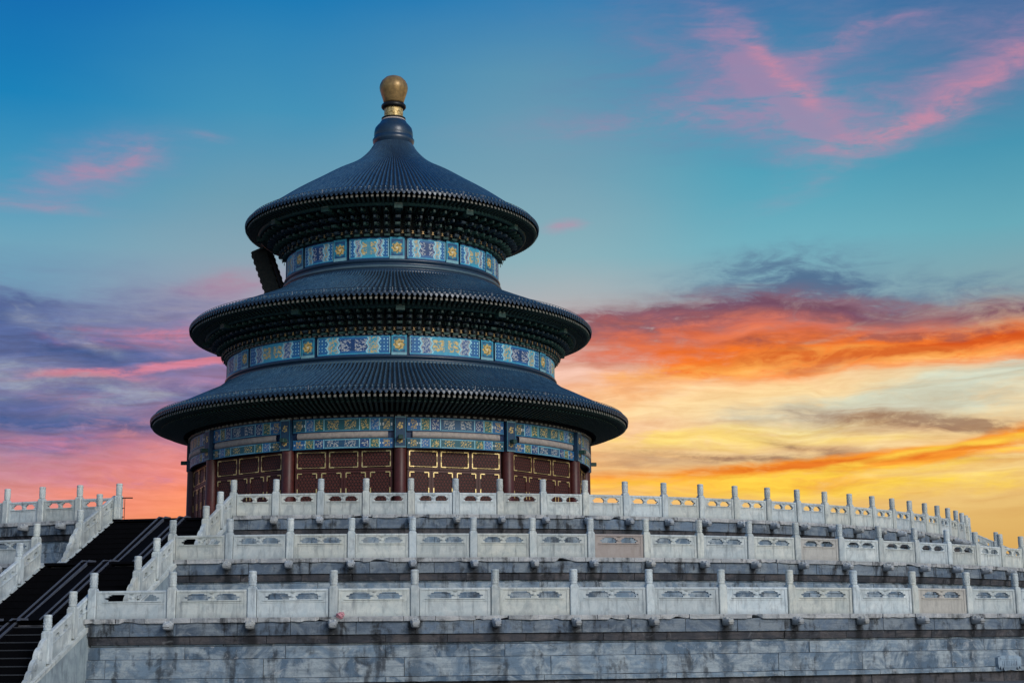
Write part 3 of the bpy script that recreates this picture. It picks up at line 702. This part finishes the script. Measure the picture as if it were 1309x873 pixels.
def roof(keys, ntile, zdrop, label, nn=34, capr=None, drip=.20):
    """tiled skirt roof with round cover tiles, eave discs, drip tiles, nail caps and two rows of rafters"""
    pr = smoothprof(keys, nn); Rmax = pr[-1][0]; amp0 = .115
    mb = MB(); sub = 8; na = ntile*sub
    h = [0, 0, .12, .80, 1., .80, .12, 0]
    for j in range(na):
        a = 2*PI*j/na
        for (r, z, q) in pr:
            k = min(1., r/Rmax*1.25)*amp0
            mb.v.append((r*sin(a), -r*cos(a), z+k*h[j % sub]*1.35))
    m = len(pr)
    for j in range(na):
        j2 = (j+1) % na
        for i in range(m-1):
            mb.face((j*m+i, j*m+i+1, j2*m+i+1, j2*m+i), 0, 0, [(j/sub, pr[i][2]), (j/sub, pr[i+1][2]), ((j+1)/sub, pr[i+1][2]), ((j+1)/sub, pr[i][2])], True)
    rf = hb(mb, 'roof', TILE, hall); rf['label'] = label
    zE = pr[-1][1]
    # eave edge: round tile ends and pointed drip tiles
    ed = MB(); da = 2*PI/ntile
    for k in range(ntile):
        a = k*da+da*.5; c = pol(Rmax, a, zE+.035); t_ = Vector((cos(a), sin(a), 0)); o_ = Vector((sin(a), -cos(a), 0)); rr = da*Rmax*.29
        kk = 8
        ring = [c+o_*.035+t_*(rr*cos(2*PI*i/kk))+Vector((0,0,rr*sin(2*PI*i/kk))) for i in range(kk)]
        back = [p-o_*.22 for p in ring]
        ed.add(ring+back+[c+o_*.05], [(i, (i+1) % kk, kk+(i+1) % kk, kk+i) for i in range(kk)]+[(2*kk, i, (i+1) % kk) for i in range(kk)], 0)
        a2 = k*da; c2 = pol(Rmax-.0, a2, zE); t2 = Vector((cos(a2), sin(a2), 0)); o2 = Vector((sin(a2), -cos(a2), 0)); w2 = da*Rmax*.36
        vs = [c2-t2*w2+Vector((0,0,.02)), c2+t2*w2+Vector((0,0,.02)), c2+t2*w2*.8-Vector((0,0,drip*.5)), c2-Vector((0,0,drip))+o2*.02, c2-t2*w2*.8-Vector((0,0,drip*.5))]
        vs2 = [p-o2*.03 for p in vs]
        ed.add(vs+vs2, [(4,3,2,1,0), (5,6,7,8,9)]+[(i, (i+1) % 5, 5+(i+1) % 5, 5+i) for i in range(5)], 0)
    hb(ed, 'eave_tiles', GLAZE, rf)
    nc = MB(); rn, zn = pr[-2][0], pr[-2][1]
    for k in range(ntile):
        a = k*da+da*.5; p = pol(rn-.05, a, zn+amp0*1.35+.03); nc.sphere(p, .055, 6, 4, 0, (1,1,1.3))
    hb(nc, 'nail_caps', GLAZE_L, rf)
    # rafters
    z0 = zE-zdrop
    ra = MB()
    for k in range(ntile):
        a = k*da; xf = Matrix.Translation(pol(Rmax-.12, a, zE-.265)) @ Matrix.Rotation(a, 4, 'Z') @ Matrix.Rotation(math.radians(-12), 4, 'X')
        wd = da*Rmax*.46
        ra.box((0, .45, 0), (wd, .9, .16), 0, xf); ra.box((0, -.004, 0), (wd*.96, .012, .15), 1, xf)
        xf = Matrix.Translation(pol(Rmax-.62, a, z0+.02)) @ Matrix.Rotation(a, 4, 'Z') @ Matrix.Rotation(math.radians(-14), 4, 'X')
        ra.box((0, .7, 0), (wd*.9, 1.4, .15), 0, xf, .0); ra.box((0, -.004, 0), (wd*.8, .012, .13), 2, xf)
    hb(ra, 'rafters', [RAFTER, RAFTER_END, DG_GREEN], rf)
    wi = MB(); wr = .016
    wi.lathe([(Rmax-.22+wr*cos(q), zE+.36+wr*sin(q)) for q in (0, 2.1, 4.2, 6.283)], 120)
    for k in range(40):
        wi.box(pol(Rmax-.22, k*2*PI/40, zE+.2), (.02,.02,.34))
    hb(wi, 'lightning_wire', STEEL, rf)
    return rf
Z3, Z2, Z1 = 25.80, 19.00, 13.22
roof([(1.24,31.62),(1.62,31.02),(2.27,30.36),(3.0,29.86),(4.0,29.30),(5.16,28.55),(6.6,27.62),(8.0,26.62),(9.30,Z3)], 190, .42, 'topmost conical roof of deep blue tiles', 48)
roof([(6.95,21.62),(7.6,21.14),(8.7,20.62),(10.0,20.06),(11.4,19.48),(12.53,Z2)], 258, .45, 'middle ring roof of deep blue tiles', 30)
roof([(10.45,15.42),(11.0,15.0),(12.0,14.5),(13.2,13.92),(14.67,Z1)], 300, .48, 'lowest and widest ring roof of deep blue tiles', 28)
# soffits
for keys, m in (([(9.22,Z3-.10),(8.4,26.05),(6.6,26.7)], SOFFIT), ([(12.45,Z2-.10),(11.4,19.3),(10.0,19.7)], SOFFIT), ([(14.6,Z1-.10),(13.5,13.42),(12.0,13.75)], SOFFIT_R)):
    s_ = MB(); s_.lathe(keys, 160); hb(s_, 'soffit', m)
# purlin rings under the rafters and the board between bracket sets
pu = MB()
for Rr, zz, r in ((8.35,25.30,.16),(11.45,18.52,.17),(13.55,12.86,.15)):
    pu.lathe([(Rr+r*cos(q), zz+r*sin(q)) for q in np.linspace(0, 2*PI, 9)], 128)
hb(pu, 'purlin_ring', DG_GREEN)
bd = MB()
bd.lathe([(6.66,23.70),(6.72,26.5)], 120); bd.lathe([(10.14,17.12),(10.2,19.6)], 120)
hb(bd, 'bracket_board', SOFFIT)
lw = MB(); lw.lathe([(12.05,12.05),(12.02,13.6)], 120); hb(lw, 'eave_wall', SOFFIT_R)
# bracket sets
def bracket_mesh(reach, height, pitch, big=False):
    mb = MB(); nst = 4
    mb.box((0,-.10,.06), (.34,.30,.14), 1)
    for k in range(nst):
        f = (k+1)/nst; rch = reach*f; z = .16+(height-.3)*k/nst; hh = (height-.3)/nst
        mb.box((0, -rch/2, z+hh*.32), (.13 if not big else .30, rch+.2, hh*.5), k % 2)
        mb.box((0, -rch-.10, z+hh*.36), (.10 if not big else .3, .06, hh*.28), k % 2); mb.box((0, -rch-.133, z+hh*.26), (.08, .008, .03), 2)
        for j in range(k+2):
            rr = reach*j/nst; wl = min(pitch*.93, pitch*(.50+.16*(k-j)))
            if wl < .2: continue
            mb.box((0, -rr, z+hh*.42), (wl, .10, hh*.34), (k+j+1) % 2)
            for sx in (-1, -.5, 0, .5, 1):
                mb.box((sx*(wl/2-.05), -rr, z+hh*.80), (.11,.13,hh*.32), (k+j) % 2)
                if j >= k: mb.box((sx*(wl/2-.05), -rr-.068, z+hh*.70), (.11,.008,.02), 2)
            if j >= k: mb.box((0, -rr-.053, z+hh*.30), (wl, .008, .022), 2)
    if big: mb.box((0, -reach-.2, height-.22), (.5, .42, .34), 1); mb.box((0, -reach-.415, height-.12), (.42, .008, .05), 2)
    return mb.mesh('bracket', [DG_BLUE, DG_GREEN, DG_EDGE])
for (Rr, zz, reach, hgt, per) in ((6.72, 23.74, 1.45, 1.62, 6), (10.18, 17.16, 1.15, 1.42, 10)):
    pit = 2*PI*Rr/(12*per)
    me, mbig = bracket_mesh(reach, hgt, pit), bracket_mesh(reach, hgt, pit, True)
    for k in range(12*per):
        a = CP+BAY*k/per; aw = (a+PI) % (2*PI)-PI
        if abs(aw) > 1.56: continue
        link('bracket', mbig if k % per == 0 else me, hall, pol(Rr, a, zz-ZF), a)
# gilded flame outlines on the boards between bracket sets
fl = MB()
for (Rr, zz, per) in ((6.76, 23.86, 6), (10.24, 17.28, 10)):
    for k in range(12*per):
        a = CP+BAY*(k+.5)/per; aw = (a+PI) % (2*PI)-PI
        if abs(aw) > 1.8: continue
        xf = Matrix.Translation(pol(Rr+.30, a, zz)) @ Matrix.Rotation(a, 4, 'Z')
        for s_ in (-1, 1):
            fl.box((0,0,.11), (.024,.03,.18), 0, xf @ Matrix.Translation((s_*.05,0,0)) @ Matrix.Rotation(-s_*.5, 4, 'Y'))
        fl.box((0,0,.02), (.15,.03,.02), 0, xf)
hb(fl, 'flame_ornament', GOLD_D)

# --- painted beams
rng = np.random.RandomState(3)
BLUE, DEEP, CYAN, PCY, GLD, WHT, GRN, VIO, TEAL = [np.array(c) for c in ((.016,.135,.36),(.008,.05,.18),(.045,.37,.56),(.33,.68,.80),(.66,.46,.15),(.62,.63,.60),(.020,.13,.125),(.06,.115,.30),(.014,.085,.13))]
def swirl(u, v, k, seed):
    r = np.random.RandomState(seed); f = np.zeros_like(u)
    x, y = u*k, v*k
    for i in range(5):
        a, b, c, d = r.uniform(-1, 1, 4); x = x+.35*np.sin(2.3*y+6*a+i); y = y+.35*np.sin(2.1*x+6*b)
    return np.sin(3*x)*np.sin(3*y)
def tri(v, nz): return np.abs(((v*nz) % 1)-.5)*2
def paint_big(u, v, W, H, kind, seed):
    """long frieze panel; u, v in 0..1; W, H metres"""
    x = u*W; s = np.minimum(x, W-x); zz = (tri(v, 2.5)-.5)*.14
    c = np.empty(u.shape+(3,)); c[:] = BLUE
    dots = (np.abs(((x*5) % 1)-.5) < .17) & (np.abs(((v*H*5) % 1)-.5) < .17)
    c[dots] = PCY
    e1, e2, e3 = W*.15, W*.27, W*.30
    sw = swirl(u*W, v*H, 5., seed); sw2 = swirl(u*W, v*H, 8., seed+9)
    m = s+zz > e1; c[m] = np.where((sw2 > .15)[..., None], (np.array((.40,.50,.56)) if kind else GLD), (VIO if kind else CYAN))[m]
    yy = np.abs(v-.5)
    m = s+zz > e3; base = CYAN if kind else BLUE; c[m] = base
    edge = m & (yy < .30); c[edge] = (np.array((.10,.34,.46)) if kind else DEEP)
    hx = np.abs(u-.5)*W
    motif = m & (yy < .30) & ((sw if kind else sw2) > (.0 if kind else .10)) & ((hx > .12) & (hx < W*.19))
    c[motif] = GLD if kind else np.array((.36,.42,.55))
    hot = motif & (sw2 > .55); c[hot] = np.array((.7,.62,.35)) if kind else WHT*.9
    for e, w_, col in ((e1,.045,PCY),(e1+.09,.03,WHT*.7),(e3,.045,PCY),(e3-.09,.03,WHT*.7)):
        c[np.abs(s+zz-e) < w_] = col
    c[s < .05] = PCY*.9; c[(s > .05) & (s < .09)] = DEEP
    c[(v < .05) | (v > .95)] = DEEP; c[((v > .05) & (v < .10)) | ((v > .90) & (v < .95))] = CYAN
    return c
def paint_band(u, v, W, H, kind, seed):
    x = u*W; s = np.minimum(x, W-x)/W
    c = np.empty(u.shape+(3,)); c[:] = TEAL if kind else BLUE*.8
    sw2 = swirl(u*W, v*H, 11, seed); sw = swirl(u*W, v*H, 8, seed+4)
    yy = np.abs(v-.5); inside = yy < .34
    c[(s > .13) & (s < .22)] = BLUE if kind else GRN
    c[(s > .23) & (s < .32)] = GRN if kind else DEEP
    c[s > .33] = np.array((.014,.11,.14)) if kind else np.array((.012,.075,.17))
    fl_ = (np.abs(s-.065) < .03) & inside & (sw2 > .05); c[fl_] = GLD*.85
    for q in (.02, .10, .125): c[(np.abs(s-q) < .006) & (yy < .09)] = WHT
    m = (s > .14) & (s < .21) & inside & (sw2 > .25); c[m] = (WHT*.7 if kind else GLD)
    m = (s > .24) & (s < .31) & inside & (sw > .2); c[m] = (GLD if kind else WHT*.7)
    m = (s > .36) & (s < .47) & (yy < .32) & (sw2 > .22); c[m] = (GLD if kind else WHT*.8)
    for q in (.135, .225, .325): c[np.abs(s-q) < .005] = PCY*.8
    m = (s > .335) & (yy > .36) & (yy < .41); c[m] = PCY*.6
    c[yy > .45] = DEEP*.7; c[(yy > .41) & (yy < .45)] = CYAN*.8
    return c
def paint_sq(u, v, W, H, kind, seed):
    c = np.empty(u.shape+(3,)); c[:] = BLUE*.55
    x, y = (u-.5)*W, (v-.5)*H
    if kind == 2:      # column head with stacked flowers
        c[:] = np.array((.010,.045,.10))
        for q in (-.25, .2):
            r = np.hypot(x, (v-.5-q)*H); t = np.arctan2((v-.5-q)*H, x)
            c[(r < .17+.035*np.cos(7*t)) & (np.sin(30*r+2*t) > -.5)] = GLD*.85
        c[np.abs(u-.5) > .44] = CYAN*.5; c[(v < .04) | (v > .96)] = PCY*.35
        return c
    r = np.hypot(x, y-.02); t = np.arctan2(y, x)
    c[r < .40] = CYAN*.6
    fl_ = r < .30+.05*np.cos(8*t); c[fl_] = GLD; c[fl_ & (np.sin(26*r+3*t) > .55)] = np.array((.22,.16,.05)); c[r < .07] = np.array((.75,.7,.5))
    c[(np.abs(u-.5) > .40)] = CYAN*.75; c[(v < .14)] = PCY*.65; c[(v > .9)] = CYAN
    return c
def painted(name, R, a0, a1, z0, z1, fn, kind, seed, nu, nv, thick=.0, parent=hall, bulge=0.):
    """one curved painted board, finely faceted so that its decoration is a face colour"""
    us = np.linspace(0, 1, nu+1); vs_ = np.linspace(0, 1, nv+1)
    mid = (a0+a1)/2; org = pol(R, mid, z0)
    A = a0+(a1-a0)*us; V = np.zeros((nu+1, nv+1, 3))
    RR = R+bulge*(1-(2*vs_-1)**2)
    V[..., 0] = np.sin(A)[:, None]*RR[None]-org.x; V[..., 1] = -np.cos(A)[:, None]*RR[None]-org.y; V[..., 2] = (z1-z0)*vs_[None]
    i, j = np.meshgrid(np.arange(nu), np.arange(nv), indexing='ij'); k = nv+1
    F = np.stack([i*k+j, (i+1)*k+j, (i+1)*k+j+1, i*k+j+1], -1).reshape(-1, 4)
    nf = len(F)
    verts = V.reshape(-1, 3).tolist(); faces = F.tolist()
    # returns: four edge strips give the board its thickness
    o = len(verts); d = thick or .10
    ring = [(q, 0) for q in range(nu+1)]+[(nu, q) for q in range(1, nv+1)]+[(q, nv) for q in range(nu-1, -1, -1)]+[(0, q) for q in range(nv-1, 0, -1)]
    for (p, q) in ring:
        verts.append((sin(A[p])*(R-d)-org.x, -cos(A[p])*(R-d)-org.y, (z1-z0)*vs_[q]))
    for x in range(len(ring)):
        x2 = (x+1) % len(ring); faces.append([ring[x2][0]*k+ring[x2][1], ring[x][0]*k+ring[x][1], o+x, o+x2])
    me = bpy.data.meshes.new(name); me.from_pydata(verts, [], faces); me.materials.append(PAINT)
    u = (i+.5)/nu; v = (j+.5)/nv
    col = fn(u, v, R*(a1-a0), z1-z0, kind, seed).reshape(-1, 3)
    full = np.ones((len(faces), 4)); full[:nf, :3] = col; full[nf:, :3] = (.01,.04,.10)
    tot = np.array([len(f) for f in faces]); cc = np.repeat(full, tot, axis=0)
    at = me.attributes.new('paint', 'FLOAT_COLOR', 'CORNER'); at.data.foreach_set('color', cc.ravel().astype(np.float32))
    return link(name, me, parent, org-Vector((0,0,ZF)))
for b in VIS:
    a0, a1 = CP+BAY*b, CP+BAY*(b+1); kd = b % 2
    g3 = .62/6.7; painted('painted_beam', 6.70, a0+g3, a1-g3+.02, 22.38, 23.70, paint_big, kd, 11+b % 2, 190, 40)
    g2 = .60/10.2; painted('painted_beam', 10.20, a0+g2, a1-g2+.01, 15.94, 17.10, paint_big, 1-kd, 21+b % 2, 260, 38)
    g1 = .36/12.25
    painted('painted_beam', 12.27, a0+g1, a1-g1, 11.34, 12.12, paint_band, kd, 31+b % 2, 300, 32)
    painted('painted_beam', 12.27, a0+g1, a1-g1, 10.42, 10.97, paint_band, 1-kd, 41+b % 2, 300, 26)
for b in range(-4, 5):
    a = CP+BAY*b
    painted('painted_panel', 6.735, a-.44/6.7, a+.44/6.7, 22.36, 23.70, paint_sq, 0, 1, 26, 34)
    painted('painted_panel', 10.24, a-.43/10.2, a+.43/10.2, 15.93, 17.10, paint_sq, 0, 1, 26, 30)
pb = MB(); g1 = .42/12.25
for b in VIS:
    a0, a1 = CP+BAY*b, CP+BAY*(b+1)
    pb.lathe([(12.20,10.97),(12.33,11.0),(12.36,11.15),(12.33,11.31),(12.20,11.34)], 18, 0, (0,0), a0+g1+.02, a1-g1-.02)
hb(pb, 'pale_board', mat('pale_painted_board', rough=.6, build=painted_wood((.26,.24,.23), (.42,.36,.32))))
dn = MB()
for (Rr, zz, nn) in ((12.34, 12.17, 200), (10.27, 17.13, 200)):
    for k in range(nn):
        a = 2*PI*k/nn; xf = Matrix.Translation(pol(Rr, a, zz)) @ Matrix.Rotation(a, 4, 'Z'); dn.box((0,.05,0), (2*PI*Rr/nn*.48, .24, .10), 0, xf)
hb(dn, 'dentil_course', RAFTER_END)
# drum cores behind the paintings, mouldings below them
cr = MB(); cr.lathe([(6.60,21.4),(6.60,23.74)], 120); cr.lathe([(10.10,15.2),(10.10,17.16)], 120); cr.lathe([(12.17,10.42),(12.17,12.1)], 120); hb(cr, 'drum_wall', mat('deep_blue_paint', (.008,.03,.09), .5))
mo = MB()
mo.lathe([(6.60,22.37),(6.80,22.36),(6.84,22.28),(6.80,22.20),(6.72,22.16),(6.74,22.02),(6.84,21.98),(6.90,21.90),(6.90,21.80),(6.84,21.76),(6.92,21.70),(7.04,21.66),(7.08,21.56),(7.06,21.46)], 128)
mo.lathe([(10.10,15.93),(10.30,15.92),(10.34,15.85),(10.30,15.77),(10.20,15.74),(10.22,15.62),(10.33,15.58),(10.40,15.52),(10.40,15.44),(10.34,15.40),(10.46,15.36),(10.56,15.30),(10.58,15.20)], 128)
hb(mo, 'moulding', GLAZE)
ml = MB(); ml.lathe([(6.86,21.99),(6.93,21.93),(6.93,21.85),(6.86,21.80)], 128); ml.lathe([(10.35,15.60),(10.43,15.54),(10.43,15.47),(10.36,15.42)], 128); hb(ml, 'pale_moulding', GLAZE_L)
# finial
fi = MB(); fi.lathe([(0,34.42),(.62,34.44),(.66,34.52),(.72,34.75),(.82,35.05),(.90,35.32),(.925,35.52),(.89,35.72),(.78,35.95),(.55,36.18),(.28,36.30),(0,36.34)], 48)
fo = hb(fi, 'finial_ball', GOLD_D); 
fr = MB(); fr.lathe([(.55,34.06),(.74,34.08),(.80,34.16),(.80,34.28),(.74,34.36),(.60,34.44)], 40); hb(fr, 'finial_ring', DARKBRONZE, fo)
fr = MB(); fr.lathe([(.58,33.40),(.60,33.5),(.615,33.8),(.60,34.08)], 40); hb(fr, 'finial_neck', GOLD_N, fo)
fr = MB(); fr.lathe([(.80,33.20),(.78,33.26),(.75,33.32),(.60,33.36),(.58,33.42)], 40); hb(fr, 'finial_collar', PALE, fo)
fr = MB(); fr.lathe([(.74,33.34),(.78,33.36),(.78,33.42),(.70,33.44),(.58,33.45)], 40); hb(fr, 'finial_band', DARKBRONZE, fo)
fr = MB(); fr.lathe([(1.22,31.5),(1.26,31.60),(1.33,31.78),(1.35,31.92),(1.28,32.04),(1.23,32.10),(1.26,32.2),(1.24,32.5),(1.18,32.72),(1.02,32.92),(.90,33.05),(.84,33.16),(.79,33.22)], 48); hb(fr, 'finial_base', GLAZE, fo)
# columns
for b in range(12):
    a = CP+BAY*b; aw = (a+PI) % (2*PI)-PI
    if abs(aw) > 2.2: continue
    c = MB(); c.lathe([(.42,0),(.46,.12),(.42,.24),(.355,.26),(.345,5.42)], 24)
    p = pol(12.12, a); co_ = link('column', c.mesh('column', [REDCOL]), hall, (p.x, p.y, 0))
    painted('column_head', 12.50, a-.30/12.5, a+.30/12.5, 10.42, 12.12, paint_sq, 2, 1, 20, 44, .36)
    hn = MB()
    hn.box((0,-.05,0), (.26,.40,.22), 0, None, .03)
    o = link('beam_end', hn.mesh('beam_end', [DG_GREEN]), hall, pol(12.62, a, 10.96-ZF), a)
# doors and transoms: each leaf is flat and stands between two columns
def leaf(w_, h_, name, lat0, lat1, tall):
    """frame with sunk lattice; origin bottom centre, faces -y"""
    fr_ = MB(); rw = .145 if tall else .12
    fr_.box((-w_/2+rw/2,0,h_/2), (rw,.09,h_)); fr_.box((w_/2-rw/2,0,h_/2), (rw,.09,h_))
    zs = [(0, .10)] if not tall else [(0,.12),(.95,1.05),(1.25,lat0)]
    for z0, z1 in zs+[(lat1, h_)]: fr_.box((0,0,(z0+z1)/2), (w_-2*rw,.088,z1-z0))
    if tall:
        fr_.box((0,.02,.53), (w_-2*rw,.04,.84)); fr_.box((0,.02,1.15), (w_-2*rw,.04,.2))
    la = MB(); la.box((0,.015,(lat0+lat1)/2), (w_-2*rw,.03,lat1-lat0))
    gd = MB(); lw, k = w_-2*rw, .045
    xs, zs = lw/2+.01, (lat0, lat1)
    arm = min(.26, lw*.24); armz = min(.26, (lat1-lat0)*.33)
    for sx in (-1, 1):
        for zi, s_ in ((lat0+.0, 1), (lat1-.0, -1)):
            gd.box((sx*(xs-arm/2), -.05, zi), (arm, .016, .055)); gd.box((sx*xs, -.05, zi+s_*armz/2), (.055, .016, armz))
        if tall: gd.box((sx*xs, -.05, (lat0+lat1)/2+.05), (.06,.016,.42))
        if not tall: gd.box((sx*xs, -.046, (lat0+lat1)/2), (.016,.006,lat1-lat0))
    if not tall:
        for zi in (lat0, lat1): gd.box((0,-.046,zi), (lw,.006,.016))
    return fr_.mesh(name, [REDDOOR]), la.mesh('lattice', [LATTICE]), gd.mesh('gilt_fittings', [GOLD])
def chord(a0, a1, R):
    p, q = pol(R, a0), pol(R, a1); return p, q
half = .40
Lb = 2*12.10*sin(BAY/2)-2*half
DW, TW = Lb/4, Lb/3
DM = leaf(DW*.985, 4.05, 'door', 1.75, 3.93, True); TM = leaf(TW*.985, 1.14, 'transom_window', .16, 1.0, False)
for b in VIS:
    p, q = chord(CP+BAY*b, CP+BAY*(b+1), 12.10); d = (q-p).normalized(); ang = math.atan2(d.y, d.x)
    for k in range(4):
        pos = p+d*(half+DW*(k+.5)); o = link('door', DM[0], hall, (pos.x, pos.y, .20), ang)
        link('lattice', DM[1], o); link('gilt_fittings', DM[2], o)
    for k in range(3):
        pos = p+d*(half+TW*(k+.5)); o = link('transom_window', TM[0], hall, (pos.x, pos.y, 4.28), ang)
        link('lattice', TM[1], o); link('gilt_fittings', TM[2], o)
iw = MB(); iw.lathe([(11.5,ZF-.01),(11.5,10.6),(12.15,10.62)], 96); hb(iw, 'inner_wall', mat('dark_interior_timber', (.018,.007,.006), .7))
sill = MB(); sill.lathe([(12.75,ZF-.005),(12.75,ZF+.10),(12.6,ZF+.16),(11.4,ZF+.19)], 120); hb(sill, 'plinth', CARVED)
bk = MB(); bk.lathe([(12.2,ZF),(12.2,12.1)], 40, 0, (0,0), CP+BAY*4, CP+BAY*8); hb(bk, 'rear_wall', REDDOOR)

# ------------------------------------------------------------------ name board hanging under the topmost eave
ap = PHI-PI/2
pb_ = thing('name_board', 'dark carved name board hanging tilted under the left side of the topmost eave', 'name board', pol(8.62, ap, 25.0)); pb_.rotation_euler = (math.radians(20), 0, ap)
bo = MB(); bo.box((0,0,-1.9), (1.5,.12,3.2)); bo.build('board', BOARDW, pb_)
fr = MB()
for sx in (-1, 1):
    for k in range(16):                                     # flared side with a scalloped carved edge
        z = -.15-.22*k-.11
        fr.box((0,-.12,z), (.10,.95+.1*(k % 2),.215), 0, Matrix.Translation((sx*.95,0,0)) @ Matrix.Rotation(sx*.5, 4, 'Z'), .0)
fr.box((0,-.1,-.12), (2.2,.8,.12)); fr.box((0,-.1,-3.68), (2.2,.8,.12))
fr.build('carved_frame', CARVEW, pb_)
# ------------------------------------------------------------------ small things
aL = angL[2][0]; pr_ = pol(34.1, aL, ZF)+Vector((.14,0,0))
rod = thing('metal_rod', 'thin metal rod fixed to the post heading the topmost left stair balustrade', 'metal rod', pr_)
b_ = MB(); b_.box((.20,0,.86), (.42,.05,.045)); b_.build('arm', BLACK, rod)
b_ = MB(); b_.box((.10,0,.42), (.02,.02,.84)); b_.box((.06,0,.10), (.10,.03,.03)); b_.box((.06,0,.45), (.10,.03,.03)); b_.build('upright', BLACK, rod)
pa = T[0]['p']+T[0]['d']*2; sp_ = pol(T[0]['R']+.24, pa+.0052, T[0]['z']+.04)
bm = bmesh.new(); bmesh.ops.create_icosphere(bm, subdivisions=3, radius=.13)
for v in bm.verts:
    v.co *= 1+.55*mnoise.noise(v.co*14); v.co.z *= .75
me = bpy.data.meshes.new('paper_scrap'); bm.to_mesh(me); bm.free(); me.materials.append(PINK)
tag(link('paper_scrap', me, None, sp_), 'crumpled pink scrap lying on the coping of the lowest terrace beside a post', 'scrap')
